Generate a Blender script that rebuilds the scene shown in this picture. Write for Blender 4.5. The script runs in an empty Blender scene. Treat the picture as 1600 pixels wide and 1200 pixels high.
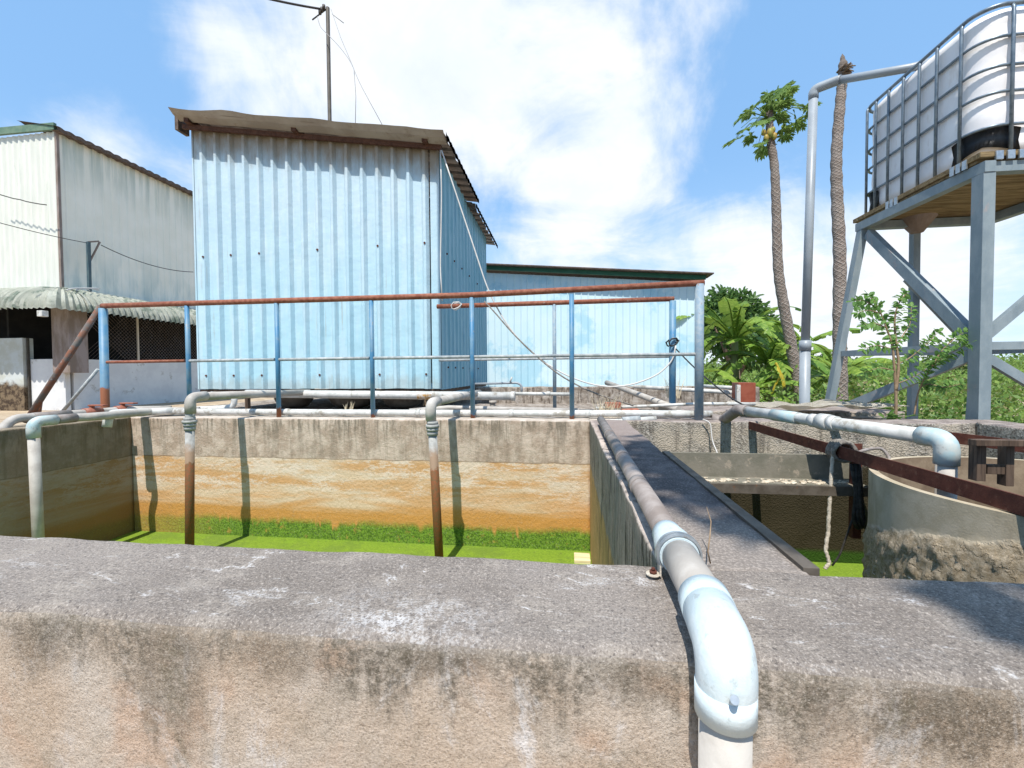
import bpy, bmesh, math, random
from mathutils import Vector, Matrix, noise
import numpy as np
random.seed(7)
S = bpy.context.scene
C = S.collection
R = math.radians
# ------------------------------------------------------------------ camera
CAM = Vector((0, 0, .34)); F = 670.0
YAW, PITCH, ROLL = .12789, .026747, -.007191
def cam_axes():
    cy, sy, cp, sp = math.cos(YAW), math.sin(YAW), math.cos(PITCH), math.sin(PITCH)
    f = Vector((-sy*cp, cy*cp, -sp)); r = Vector((cy, sy, 0)); u = r.cross(f)
    c, s = math.cos(ROLL), math.sin(ROLL)
    return c*r + s*u, -s*r + c*u, f
AR, AU, AF = cam_axes()
cd = bpy.data.cameras.new('camera'); cam = bpy.data.objects.new('camera', cd); C.objects.link(cam)
M3 = Matrix((AR, AU, -AF)).transposed()
cam.matrix_world = Matrix.Translation(CAM) @ M3.to_4x4()
cd.sensor_width = 36; cd.lens = F/1600*36; cd.clip_start = .02; cd.clip_end = 9000
S.camera = cam
def at(u, v, x=None, y=None, z=None):
    """world point seen at photo pixel (u,v) on the plane x=, y= or z="""
    d = (u-800)/F*AR - (v-600)/F*AU + AF
    if x is not None: t = (x-CAM.x)/d.x
    elif y is not None: t = (y-CAM.y)/d.y
    else: t = (z-CAM.z)/d.z
    return CAM + d*t
# ------------------------------------------------------------------ light
SUN_TO = Vector((-.12, -1, 1.85)).normalized()      # towards the sun
SEL = math.asin(SUN_TO.z); 
sd = bpy.data.lights.new('sun', 'SUN'); sd.energy = 4.8; sd.angle = R(.5); sd.color = (1, .955, .88)
so = bpy.data.objects.new('sun', sd); C.objects.link(so); so.rotation_euler = SUN_TO.to_track_quat('Z', 'Y').to_euler()
so.location = (0, -6, 12)
S.view_settings.view_transform = 'Standard'; S.view_settings.look = 'None'
S.view_settings.gamma = 1; S.view_settings.exposure = .40
S.view_settings.use_curve_mapping = False

# ------------------------------------------------------------------ node helper
class NT:
    def __init__(s, tree): s.t = tree; s.n = tree.nodes; s.l = tree.links
    def link(s, v, sock):
        if v is None: return
        if hasattr(v, 'is_output') or isinstance(v, bpy.types.NodeSocket): s.l.new(v, sock)
        else:
            if sock.type == 'RGBA' and isinstance(v, (tuple, list)) and len(v) == 3: v = (*v, 1)
            sock.default_value = v
    def node(s, typ, **k):
        n = s.n.new(typ)
        for a, b in k.items(): setattr(n, a, b)
        return n
    def m(s, op, a, b=None, c=None, clamp=False):
        n = s.node('ShaderNodeMath', operation=op, use_clamp=clamp)
        s.link(a, n.inputs[0]); s.link(b, n.inputs[1]); s.link(c, n.inputs[2]); return n.outputs[0]
    def vm(s, op, a, b=None):
        n = s.node('ShaderNodeVectorMath', operation=op); s.link(a, n.inputs[0]); s.link(b, n.inputs[1])
        return n.outputs['Value'] if op in ('DOT_PRODUCT', 'LENGTH', 'DISTANCE') else n.outputs[0]
    def mix(s, f, a, b, mode='MIX'):
        n = s.node('ShaderNodeMix', data_type='RGBA', blend_type=mode)
        s.link(f, n.inputs[0]); s.link(a, n.inputs[6]); s.link(b, n.inputs[7]); return n.outputs[2]
    def noise(s, vec, scale, detail=4, rough=.55, dist=0, out=0):
        n = s.node('ShaderNodeTexNoise'); s.link(vec, n.inputs['Vector'])
        n.inputs['Scale'].default_value = scale; n.inputs['Detail'].default_value = detail
        n.inputs['Roughness'].default_value = rough; n.inputs['Distortion'].default_value = dist
        return n.outputs[out]
    def vor(s, vec, scale, feature='F1', rnd=1, out='Distance'):
        n = s.node('ShaderNodeTexVoronoi', feature=feature); s.link(vec, n.inputs['Vector'])
        n.inputs['Scale'].default_value = scale; n.inputs['Randomness'].default_value = rnd
        return n.outputs[out]
    def step(s, v, a, b, lo=0., hi=1.):          # smoothstep a..b
        n = s.node('ShaderNodeMapRange', interpolation_type='SMOOTHSTEP')
        s.link(v, n.inputs[0])
        for i, q in enumerate((a, b, lo, hi)): s.link(q, n.inputs[i+1])
        return n.outputs[0]
    def pos(s): return s.node('ShaderNodeNewGeometry').outputs['Position']
    def normal(s): return s.node('ShaderNodeNewGeometry').outputs['True Normal']
    def scale(s, v, xyz): return s.vm('MULTIPLY', v, Vector(xyz))
    def sep(s, v):
        n = s.node('ShaderNodeSeparateXYZ'); s.link(v, n.inputs[0]); return n.outputs
    def bump(s, h, dist, strength=1, nrm=None):
        n = s.node('ShaderNodeBump'); s.link(h, n.inputs['Height']); n.inputs['Distance'].default_value = dist
        n.inputs['Strength'].default_value = strength
        if nrm is not None: s.link(nrm, n.inputs['Normal'])
        return n.outputs[0]
MAT = {}
def mat(name, fn):
    m = bpy.data.materials.new(name); m.use_nodes = True
    t = NT(m.node_tree); b = m.node_tree.nodes['Principled BSDF']
    fn(t, b); MAT[name] = m; return m
def setp(t, b, col=None, rough=.8, metal=0, nrm=None, spec=.3):
    t.link(col, b.inputs['Base Color']); t.link(rough, b.inputs['Roughness']); t.link(metal, b.inputs['Metallic'])
    b.inputs['Specular IOR Level'].default_value = spec
    if nrm is not None: t.link(nrm, b.inputs['Normal'])

# ------------------------------------------------------------------ world: Nishita sky with clouds
W = bpy.data.worlds.new('World'); S.world = W; W.use_nodes = True
wt = NT(W.node_tree); bg = W.node_tree.nodes['Background']
sky = wt.node('ShaderNodeTexSky', sky_type='NISHITA'); sky.sun_disc = False
sky.sun_elevation = SEL; sky.sun_rotation = math.atan2(SUN_TO.x, SUN_TO.y); sky.air_density = 1.25; sky.dust_density = .6; sky.ozone_density = 1.6
tc = wt.node('ShaderNodeTexCoord').outputs['Generated']
dz = wt.sep(tc)[2]
def pdir(u, v): return ((u-800)/F*AR - (v-600)/F*AU + AF).normalized()
den = wt.m('ADD', dz, .12)
pl = wt.node('ShaderNodeVectorMath', operation='SCALE'); wt.link(tc, pl.inputs[0]); wt.link(wt.m('DIVIDE', .5, wt.m('MAXIMUM', den, .06)), pl.inputs[3])
n1 = wt.noise(tc, 3.6, 12, .60, .5); n2 = wt.noise(pl.outputs[0], 3.4, 12, .64, .6)
base = wt.m('MULTIPLY_ADD', wt.m('ADD', wt.m('MULTIPLY', n1, .6), wt.m('MULTIPLY', n2, .4)), 5.4, -2.75)
blobs = [ (560,60,.30,1.0),(400,150,.2,.75),(760,90,.34,1.0),(950,40,.22,.85),(640,240,.34,.8),(330,60,.10,.5),
          (900,330,.26,.6),(1060,240,.12,.55),(1080,170,.08,.45),(890,400,.14,.5),(60,190,.16,.45),(150,260,.16,.5),(940,130,.2,.5),
          (1380,470,.25,.55),(1200,480,.2,.35),(1150,380,.16,.35),(1450,400,.16,.35),
          (1000,270,.4,.28),(1200,360,.35,.32),(1300,420,.3,.3),(820,230,.2,.3),(20,30,.16,-.5),(200,110,.12,-.45),(1250,90,.2,-.75),(1120,60,.05,-.3),(1400,60,.25,-.8),(1180,300,.1,-.3),(880,190,.17,-.75),(1130,230,.13,-.6),(1010,330,.10,-.45),(790,330,.09,-.4),(300,200,.10,-.3),(1330,260,.12,-.3)]
acc = wt.m('ADD', base, wt.step(dz, .02, .28, .28, -.05))
for u, v, r, a in blobs:
    d = wt.vm('DISTANCE', tc, pdir(u, v))
    acc = wt.m('ADD', acc, wt.m('MULTIPLY', wt.step(d, 0, r, 1, 0), a*(.85 if a > 0 else 1.1)))
front = wt.step(wt.sep(tc)[1], -.1, .5, 0, 1)
cl = wt.m('MULTIPLY', wt.step(acc, -.35, 1.25), front)
thick = wt.m('MULTIPLY', wt.step(acc, .8, 2.2), wt.step(wt.noise(tc, 4, 6, .55), .38, .6))
ccol = wt.mix(thick, (8.1, 8.3, 8.55), (6.3, 6.9, 8.0))
ccol = wt.mix(wt.m('MULTIPLY', wt.step(wt.noise(pl.outputs[0], 6, 8, .6, .5), .42, .62), .5), ccol, (6.9, 7.6, 8.6))
skyc = wt.mix(.6, sky.outputs[0], (2.7, 5.4, 9.4))
hz = wt.step(dz, -.02, .42, .62, .0)
skyc = wt.mix(wt.m('MULTIPLY', hz, front), skyc, (6.9, 8.6, 9.6))
wt.link(wt.mix(cl, skyc, ccol), bg.inputs[0]); bg.inputs[1].default_value = .1

# ------------------------------------------------------------------ mesh helpers
def finish(name, bm, material, parent=None, smooth=False):
    me = bpy.data.meshes.new(name); bm.to_mesh(me); bm.free()
    if smooth:
        for p in me.polygons: p.use_smooth = True
    o = bpy.data.objects.new(name, me); C.objects.link(o)
    ms = material if isinstance(material, (list, tuple)) else [material]
    for m_ in ms: me.materials.append(MAT[m_] if isinstance(m_, str) else m_)
    if parent is not None:
        o.parent = parent; o.matrix_parent_inverse = parent.matrix_world.inverted() if False else Matrix.Translation(-parent.location)
    return o
def tag(o, label, cat, group=None, kind=None):
    if label: o['label'] = label
    if cat: o['category'] = cat
    if group: o['group'] = group
    if kind: o['kind'] = kind
    return o
def thing(name, label, cat, loc=(0, 0, 0), group=None):
    o = bpy.data.objects.new(name, None); C.objects.link(o); o.location = loc; o.empty_display_size = .1
    return tag(o, label, cat, group)
def box(bm, lo, hi, bev=0):
    lo, hi = Vector(lo), Vector(hi)
    r = bmesh.ops.create_cube(bm, size=1); vs = r['verts']
    for v in vs: v.co = Vector([lo[i] + (v.co[i]+.5)*(hi[i]-lo[i]) for i in range(3)])
    if bev:
        es = list({e for v in vs for e in v.link_edges})
        bmesh.ops.bevel(bm, geom=es, offset=bev, segments=2, affect='EDGES', profile=.6)
    return vs
def beam(bm, a, b, w, h, up=(0, 0, 1), L=False, t=.006):
    """bar from a to b, w wide (sideways) and h tall; L = angle section"""
    a, b = Vector(a), Vector(b); d = (b-a).normalized(); up = Vector(up)
    s = d.cross(up).normalized(); u = s.cross(d).normalized()
    def prism(pts):
        ra = [bm.verts.new(a + s*p[0] + u*p[1]) for p in pts]; rb = [bm.verts.new(b + s*p[0] + u*p[1]) for p in pts]
        n = len(pts)
        for i in range(n): bm.faces.new((ra[i], ra[(i+1) % n], rb[(i+1) % n], rb[i]))
        bm.faces.new(ra[::-1]); bm.faces.new(rb)
    if L: prism([(-w/2, -h/2), (w/2, -h/2), (w/2, -h/2+t), (-w/2+t, -h/2+t), (-w/2+t, h/2), (-w/2, h/2)])
    else: prism([(-w/2, -h/2), (w/2, -h/2), (w/2, h/2), (-w/2, h/2)])
def rnd(path, r, n=6):
    """round the corners of a polyline"""
    P = [Vector(p) for p in path]; out = [P[0]]
    for i in range(1, len(P)-1):
        a, b, c = P[i-1], P[i], P[i+1]; d1 = (a-b); d2 = (c-b)
        q = min(r, d1.length*.49, d2.length*.49)
        p1 = b + d1.normalized()*q; p2 = b + d2.normalized()*q
        for k in range(n+1):
            t = k/n; out.append(p1*(1-t)**2 + b*2*t*(1-t) + p2*t*t)
    out.append(P[-1]); return out
def tube(bm, path, r, seg=16, cap=True):
    P = [Vector(p) for p in path]; n = len(P)
    rad = r if isinstance(r, (list, tuple)) else [r]*n
    t0 = (P[1]-P[0]).normalized(); ref = Vector((0, 0, 1)) if abs(t0.z) < .9 else Vector((1, 0, 0))
    s = t0.cross(ref).normalized(); rings = []
    for i in range(n):
        t = (P[min(i+1, n-1)] - P[max(i-1, 0)]).normalized()
        s = (s - t*s.dot(t)).normalized(); u = t.cross(s)
        rings.append([bm.verts.new(P[i] + (s*math.cos(a) + u*math.sin(a))*rad[i]) for a in [2*math.pi*k/seg for k in range(seg)]])
    for i in range(n-1):
        for k in range(seg):
            f = bm.faces.new((rings[i][k], rings[i][(k+1) % seg], rings[i+1][(k+1) % seg], rings[i+1][k])); f.smooth = True
    if cap: bm.faces.new(rings[0][::-1]); bm.faces.new(rings[-1])
def tubeobj(name, path, r, m, parent=None, seg=16, rr=None):
    bm = bmesh.new(); tube(bm, rnd(path, rr) if rr else path, r, seg); return finish(name, bm, m, parent)
def sag(a, b, drop, n=14, wob=0):
    a, b = Vector(a), Vector(b); o = []
    for i in range(n+1):
        t = i/n; p = a.lerp(b, t); p.z -= drop*4*t*(1-t)
        if wob: p += Vector((random.uniform(-wob, wob), random.uniform(-wob, wob), random.uniform(-wob, wob)))
        o.append(p)
    return o
def nz(p, f): return noise.noise(Vector(p)*f)
def sweep(axis, a0, a1, step, prof, amp=.003, cap=True):
    """rough concrete body: closed cross-section prof [(across, z)] swept along x or y, roughened by noise"""
    bm = bmesh.new(); n = max(2, int(abs(a1-a0)/step)); rings = []
    for i in range(n+1):
        a = a0 + (a1-a0)*i/n; ring = []
        for (c, z) in prof:
            p = Vector((a, c, z)) if axis == 'x' else Vector((c, a, z))
            q = noise.noise_vector(p*2.3)*amp*1.6 + noise.noise_vector(p*9)*amp + noise.noise_vector(p*31)*amp*.5
            ring.append(bm.verts.new(p + q))
        rings.append(ring)
    m = len(prof)
    for i in range(n):
        for k in range(m):
            f = bm.faces.new((rings[i][k], rings[i][(k+1) % m], rings[i+1][(k+1) % m], rings[i+1][k])); f.smooth = True
    if cap: bm.faces.new(rings[0][::-1]); bm.faces.new(rings[-1])
    bmesh.ops.recalc_face_normals(bm, faces=bm.faces); return bm
def rprof(c0, c1, z0, z1, r0, r1, step=.02, zfine=.0):
    """cross-section from c0 to c1, z0 to z1 with top corners rounded r0 (at c0) and r1 (at c1)"""
    out = []
    def seg(a, b, st):
        n = max(1, int((Vector(b)-Vector(a)).length/st))
        return [(a[0]+(b[0]-a[0])*i/n, a[1]+(b[1]-a[1])*i/n) for i in range(n)]
    s = 1 if c1 > c0 else -1
    out += seg((c0, z0), (c0, z1-r0), step*1.5)
    out += [(c0+s*r0*(1-math.cos(a)), z1-r0+r0*math.sin(a)) for a in [math.pi/2*k/5 for k in range(5)]]
    out += seg((c0+s*r0, z1), (c1-s*r1, z1), step)
    out += [(c1-s*r1+s*r1*math.sin(a), z1-r1+r1*math.cos(a)) for a in [math.pi/2*k/5 for k in range(5)]]
    out += seg((c1, z1-r1), (c1, z0), step*1.5)
    out.append((c1, z0)); return out

# ------------------------------------------------------------------ materials
def concrete(name, kind):
    def fn(t, b):
        p = t.pos(); x, y, z = t.sep(p)[0:3]; nzr = t.sep(t.normal())[2]
        top = t.step(nzr, .35, .75)
        wob = t.m('MULTIPLY_ADD', t.noise(p, 7, 4), .1, -.05)
        big = t.noise(p, 2.4, 5, .6); mid = t.noise(p, 11, 6, .65); fine = t.noise(p, 170, 5, .7); grit = t.noise(p, 520, 3, .7)
        vst = t.noise(t.scale(p, (1, 1, .12)), 24, 6, .7, .4)       # vertical run streaks
        vst2 = t.noise(t.scale(p, (1, 1, .2)), 7, 5, .6)
        spk = t.vor(p, 260); 
        if kind == 'near':
            f = t.mix(t.step(big, .35, .6), (.47, .365, .275), (.53, .465, .40))
            f = t.mix(t.m('MULTIPLY', t.step(t.noise(p, 5.2, 4, .6, .5), .5, .64), .75), f, (.50, .345, .245))
            f = t.mix(t.m('MULTIPLY', t.step(t.noise(t.scale(p, (1, 1, .5)), 9, 6, .7, .4), .53, .72), .6), f, (.66, .65, .66))
            f = t.mix(t.m('MULTIPLY', t.step(mid, .5, .72), .4), f, (.30, .26, .20))
            mil = t.m('ADD', t.m('ADD', t.m('MULTIPLY', vst, .45), t.m('MULTIPLY', vst2, .45)), t.m('MULTIPLY', big, .22))
            lim = t.step(z, -.19, -.01, .70, .515)
            mil = t.m('SUBTRACT', mil, lim)
            f = t.mix(t.m('MULTIPLY', t.m('MULTIPLY', t.step(mil, -.06, .08), t.step(t.noise(p, 90, 5, .7), .36, .62, .3, 1.)), .93), f, (.115, .10, .075))
            for u_, v_, ru, rv, am in ((270, 1060, .085, .12, .6), (430, 1010, .07, .07, .6), (1480, 1120, .14, .07, .85), (1000, 1060, .06, .05, .6), (60, 1010, .06, .06, .6), (690, 1020, .09, .04, .7), (1290, 1090, .06, .09, .5)):
                c_ = at(u_, v_, y=.522); dd = t.vm('LENGTH', t.scale(t.vm('SUBTRACT', p, c_), (1/ru, .2, 1/rv)))
                mk = t.step(t.m('ADD', t.m('MULTIPLY', dd, .5), t.m('ADD', t.m('MULTIPLY', vst, .9), t.m('MULTIPLY', t.noise(p, 34, 7, .75), .55))), 1.22, .86)
                f = t.mix(t.m('MULTIPLY', mk, t.m('MULTIPLY', t.step(fine, .34, .6, .5, 1.), am)), f, (.105, .085, .06))
            low = t.m('MULTIPLY', t.step(t.noise(t.scale(p, (1, 1, .5)), 4.5, 9, .78, .5), .50, .64), t.step(t.noise(p, 75, 5, .7), .38, .6))
            f = t.mix(t.m('MULTIPLY', low, .85), f, (.17, .145, .10))
            f = t.mix(t.m('MULTIPLY', t.step(t.noise(t.scale(t.vm('ADD', p, Vector((7, 0, 3))), (1, 1, .6)), 5.5, 8, .75, .6), .54, .68), .8), f, (.70, .67, .66))
            f = t.mix(t.m('MULTIPLY', t.step(fine, .40, .30), .5), f, (.16, .12, .09))
            f = t.mix(t.m('MULTIPLY', t.step(z, -.055, -.012), t.m('MULTIPLY', t.step(t.noise(p, 40, 5, .7), .40, .6), .6)), f, (.22, .19, .155))
            tp = t.mix(t.step(big, .35, .65), (.205, .176, .152), (.275, .24, .212))
            tp = t.mix(t.m('MULTIPLY', t.step(mid, .48, .66), .55), tp, (.36, .315, .27))
            tp = t.mix(t.m('MULTIPLY', t.step(fine, .56, .66), .75), tp, (.46, .40, .35))
            tp = t.mix(t.m('MULTIPLY', t.step(fine, .45, .36), .75), tp, (.085, .075, .072))
            eff = t.noise(t.vm('ADD', t.scale(p, (.55, 1.5, 1)), Vector((3.3, .2, 0))), 7, 8, .72, .4)
            veins = t.m('ABSOLUTE', t.m('SUBTRACT', t.noise(t.scale(p, (.6, 1.3, 1)), 3.2, 6, .6, .8), .5))
            e2 = t.m('MAXIMUM', t.m('MULTIPLY', t.step(eff, .57, .68), .8), t.m('MULTIPLY', t.step(veins, .012, .0), t.step(mid, .5, .62)))
            dch = t.vm('DISTANCE', t.scale(p, (.6, 1, 1)), Vector((-.135, .56, 0)))
            e2 = t.m('MAXIMUM', e2, t.m('MULTIPLY', t.m('MULTIPLY', t.step(t.m('ADD', dch, t.m('MULTIPLY', t.noise(p, 12, 4), .06)), .14, .03), .7), t.step(t.noise(p, 26, 7, .8), .44, .56)))
            tp = t.mix(t.m('MULTIPLY', e2, t.step(t.noise(p, 210, 4, .7), .42, .56)), tp, (.68, .66, .65))
            col = t.mix(top, f, tp)
            g3 = t.noise(p, 330, 4, .75)
            f = None
            col = t.mix(t.m('MULTIPLY', t.step(g3, .53, .66), t.m('MULTIPLY_ADD', top, .08, .34)), col, (.70, .62, .55))
            col = t.mix(t.m('MULTIPLY', t.step(g3, .47, .36), .45), col, (.09, .07, .055))
            h = t.m('ADD', t.m('ADD', t.m('MULTIPLY', fine, .7), t.m('MULTIPLY', g3, .5)), t.m('MULTIPLY', t.noise(p, 60, 5, .6), 1.1))
            nr = t.bump(h, .0042, 1)
        elif kind == 'divider':
            f = t.mix(t.step(vst, .4, .62), (.20, .17, .14), (.42, .37, .31))
            f = t.mix(t.step(t.m('ADD', z, wob), -.30, -.34), f, (.42, .27, .12))
            f = t.mix(t.m('MULTIPLY', t.step(vst, .50, .6), t.step(z, -.75, -.1)), f, (.07, .06, .05))
            tp = t.mix(t.step(mid, .4, .62), (.105, .092, .09), (.17, .148, .142))  # middle of the top painted dark, adding to the tree's cast shade
            tp = t.mix(t.m('MULTIPLY', t.step(fine, .55, .66), .75), tp, (.40, .35, .31))
            tp = t.mix(t.m('MULTIPLY', t.step(fine, .44, .36), .6), tp, (.05, .045, .045))
            ny = t.step(t.m('ADD', y, t.m('MULTIPLY', wob, 1.5)), 1.15, .92)
            tp = t.mix(ny, tp, t.mix(t.step(fine, .45, .62), (.20, .172, .15), (.34, .295, .26)))  # near end kept lighter, outside the painted shade
            edge = t.step(t.m('ADD', x, t.m('MULTIPLY', t.noise(p, 16, 4), .06)), .222, .198)
            tp = t.mix(t.m('MULTIPLY', edge, t.step(mid, .34, .5)), tp, (.52, .44, .38))
            far = t.m('MULTIPLY', t.step(t.m('ADD', y, wob), 2.0, 2.5), .6)
            tp = t.mix(far, tp, (.33, .265, .235))  # far end kept lighter, beyond the painted shade
            col = t.mix(top, f, tp)
            nr = t.bump(t.m('ADD', fine, t.m('MULTIPLY', t.noise(p, 55, 5), 1.2)), .0035, .9)
        elif kind in ('far', 'left'):
            zz = t.m('ADD', z, t.m('MULTIPLY', wob, .25))
            up = t.mix(t.step(mid, .38, .62), (.37, .28, .215), (.52, .42, .34))
            up = t.mix(t.m('MULTIPLY', t.step(vst, .46, .62), t.step(z, -.2, -.02, .35, .9)), up, (.17, .14, .105))
            band = t.noise(t.scale(p, (.12, .12, 1)), 9, 5, .6, .5)
            lo = t.mix(t.step(band, .4, .6), (.54, .31, .14), (.59, .45, .31))
            lo = t.mix(t.m('MULTIPLY', t.step(t.m('ADD', t.noise(t.scale(p, (.3, .3, 1.2)), 9, 9, .82, .2), t.m('MULTIPLY', t.m('SUBTRACT', t.noise(p, 60, 6, .8), .5), .25)), .47, .58), t.step(z, -.66, -.5, .0, .85)), lo, (.66, .56, .46))
            lo = t.mix(t.step(t.m('ADD', zz, t.m('MULTIPLY', band, .1)), -.60, -.68), lo, (.49, .245, .065))
            lo = t.mix(t.m('MULTIPLY', t.step(t.noise(p, 30, 5, .7), .56, .7), .5), lo, (.36, .22, .11))
            col = t.mix(t.step(zz, -.305, -.318), up, lo)
            jn = t.m('ABSOLUTE', t.m('ADD', zz, .312))
            col = t.mix(t.m('MULTIPLY', t.step(jn, .006, .001), .6), col, (.16, .11, .07))
            # algae with scalloped top
            gap = t.step(t.noise(t.scale(p, (1, 0, .06)), 3.1, 2, .5), .40, .34)
            gap2 = t.step(t.noise(t.scale(p, (1, 0, .15)), 11, 2, .5), .36, .30)
            al = t.m('ADD', t.m('MULTIPLY_ADD', t.noise(t.scale(p, (1, 1, .5)), 3.0, 5, .6), .10, .045), t.m('MULTIPLY', t.noise(p, 30, 8, .85), .07))
            al = t.m('SUBTRACT', al, t.m('ADD', t.m('MULTIPLY', gap, .11), t.m('MULTIPLY', gap2, .06)))
            al = t.m('SUBTRACT', t.m('ADD', z, .935), al)
            alc = t.mix(t.step(t.noise(p, 90, 4, .7), .35, .65), (.05, .105, .012), (.17, .29, .03))
            col = t.mix(t.m('MULTIPLY', t.m('MULTIPLY', t.step(al, .045, -.025), t.step(t.noise(p, 16, 6, .7), .30, .44, .45, 1)), t.step(x, -3.5, -2.6, .45, 1)), col, alc)
            tpc = t.mix(t.step(mid, .4, .6), (.40, .34, .28), (.52, .46, .4))
            col = t.mix(top, col, tpc)
            col = t.mix(t.m('MULTIPLY', t.step(fine, .56, .68), .35), col, (.62, .56, .48))
            if kind == 'left': col = t.mix(.6, col, (.12, .09, .042))  # far wall concrete painted darker for the shade on this face
            nr = t.bump(t.m('ADD', fine, t.m('MULTIPLY', t.noise(p, 45, 5), 1.5)), .004, .9)
        elif kind == 'aggregate':      # pebbly exposed face of the right hand walls
            v1 = t.vor(p, 95, out='Color')
            col = t.mix(t.sep(v1)[0], (.15, .13, .11), (.43, .39, .34))
            col = t.mix(t.step(t.noise(p, 4, 5, .6), .44, .6), col, (.42, .36, .29))
            col = t.mix(t.m('MULTIPLY', t.step(vst, .5, .64), .6), col, (.10, .085, .07))
            col = t.mix(t.m('MULTIPLY', t.step(z, -.22, -.32), .97), col, (.030, .023, .010))  # lower face painted near black for the shade down in the chamber
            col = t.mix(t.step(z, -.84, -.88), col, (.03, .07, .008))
            tpc = t.mix(t.step(mid, .4, .62), (.20, .165, .15), (.34, .29, .26))
            col = t.mix(top, col, t.mix(t.m('MULTIPLY', t.step(fine, .55, .66), .6), tpc, (.5, .45, .4)))
            nr = t.bump(t.m('ADD', fine, t.vor(p, 95)), .005, .9)
        elif kind == 'slab':
            col = t.mix(t.step(mid, .38, .64), (.20, .165, .135), (.40, .35, .30))
            col = t.mix(t.m('MULTIPLY', t.step(vst, .52, .6), .8), col, (.07, .05, .035))
            col = t.mix(t.m('MULTIPLY', t.step(t.noise(p, 5, 6, .7), .54, .62), .5), col, (.5, .46, .42))
            nr = t.bump(t.m('ADD', fine, t.m('MULTIPLY', t.noise(p, 40, 5), 1.5)), .006, .9)
        elif kind == 'shell':          # curved clarifier shell with dried sludge below
            edge = t.m('ADD', t.m('ADD', z, t.m('MULTIPLY', t.m('SUBTRACT', y, 1.2), .267)), t.m('MULTIPLY', t.noise(p, 14, 5, .6), .06))
            col = t.mix(t.step(mid, .38, .64), (.38, .32, .225), (.47, .40, .30))
            col = t.mix(t.m('MULTIPLY', t.step(vst2, .48, .62), .35), col, (.17, .13, .09))
            cr = t.mix(t.step(t.noise(p, 48, 6, .75), .4, .62), (.38, .30, .20), (.58, .48, .35))
            cm = t.step(edge, -.065, -.085)
            col = t.mix(cm, col, cr)
            h = t.m('MULTIPLY', cm, t.m('ADD', t.noise(p, 50, 10, .8), t.m('MULTIPLY', t.step(t.noise(p, 26, 4, .6), .5, .56), .35)))
            nr = t.bump(t.m('ADD', h, t.m('MULTIPLY', fine, .08)), .013, 1)
        setp(t, b, col, .93, 0, nr, .15)
    return mat(name, fn)
for k in ('near', 'divider', 'far', 'left', 'aggregate', 'slab', 'shell'): concrete('concrete_'+k, k)

def simple(name, c1, c2=None, s=20, rough=.6, metal=0, bump=0, bs=60, spec=.3, lo=.38, hi=.62, c3=None, s3=6, l3=.55, a3=.8, st=(1, 1, 1)):
    def fn(t, b):
        p = t.pos(); q = t.scale(p, st); col = c1
        if c2: col = t.mix(t.step(t.noise(q, s, 6, .65), lo, hi), c1, c2)
        if c3: col = t.mix(t.m('MULTIPLY', t.step(t.noise(q, s3, 7, .7), l3, l3+.08), a3), col, c3)
        nr = t.bump(t.noise(p, bs, 5, .6), bump, 1) if bump else None
        setp(t, b, col, rough, metal, nr, spec)
    return mat(name, fn)
simple('rust_rail', (.20, .062, .035), (.29, .115, .07), 30, .75, bump=.0012, bs=150, c3=(.42, .36, .31), s3=9, l3=.60, a3=.6)
simple('grey_rail', (.26, .29, .30), (.42, .43, .42), 25, .55, bump=.0006, bs=150, c3=(.25, .12, .07), s3=12, l3=.66)
def bluepost(t, b):
    p = t.pos(); z = t.sep(p)[2]; n = t.noise(p, 22, 6, .7)
    c = t.mix(t.step(t.noise(p, 9, 5, .6), .36, .62), (.055, .19, .34), (.13, .24, .33))
    c = t.mix(t.step(n, .60, .67), c, (.24, .25, .24))
    r = t.m('SUBTRACT', t.m('ADD', z, t.m('MULTIPLY', n, .10)), t.step(t.sep(p)[0], -4.2, -1.5, .30, .07))
    c = t.mix(t.step(r, .01, -.01), c, (.24, .085, .035))
    setp(t, b, c, .5, 0, t.bump(n, .0008), .4)
mat('blue_post', bluepost)
simple('weathered_post', (.19, .27, .34), (.27, .32, .35), 30, .6, bump=.0008, c3=(.22, .11, .07), s3=14, l3=.6)
simple('rust_brace', (.20, .085, .05), (.12, .11, .10), 14, .8, bump=.0015, bs=90, c3=(.30, .33, .34), s3=20, l3=.58, a3=.6)
simple('rust_beam', (.075, .022, .014), (.11, .035, .022), 24, .8, bump=.0015, bs=200, c3=(.15, .07, .045), s3=30, l3=.58)
simple('well_inside', (.10, .07, .045), (.16, .12, .08), 8, .9, bump=.003, bs=40)
simple('dark_bar', (.075, .06, .045), (.12, .10, .08), 14, .6, bump=.0008, bs=100, c3=(.16, .08, .04), s3=20, l3=.6)
simple('pvc_white', (.46, .46, .43), (.60, .59, .56), 14, .5, bump=.0004, c3=(.30, .27, .22), s3=10, l3=.55, a3=.8)
simple('pvc_dusty', (.35, .32, .285), (.46, .43, .39), 9, .65, bump=.0005, bs=120, c3=(.30, .28, .27), s3=12, l3=.6, a3=.5)
simple('pvc_brown', (.20, .165, .145), (.29, .255, .235), 9, .6, bump=.0004, bs=120, c3=(.38, .35, .33), s3=14, l3=.58, a3=.5)
simple('pvc_elbow', (.47, .56, .59), (.56, .62, .63), 14, .5, spec=.4, bump=.0006, bs=220, c3=(.30, .33, .32), s3=60, l3=.57, a3=.5)
simple('pvc_grey', (.25, .28, .31), (.30, .335, .365), 3, .4, spec=.4, c3=(.36, .38, .40), s3=6, l3=.6, a3=.4)
simple('pvc_glue', (.36, .48, .50), (.48, .50, .47), 22, .5, bump=.0005, c3=(.28, .27, .25), s3=20, l3=.56, a3=.7)
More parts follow.
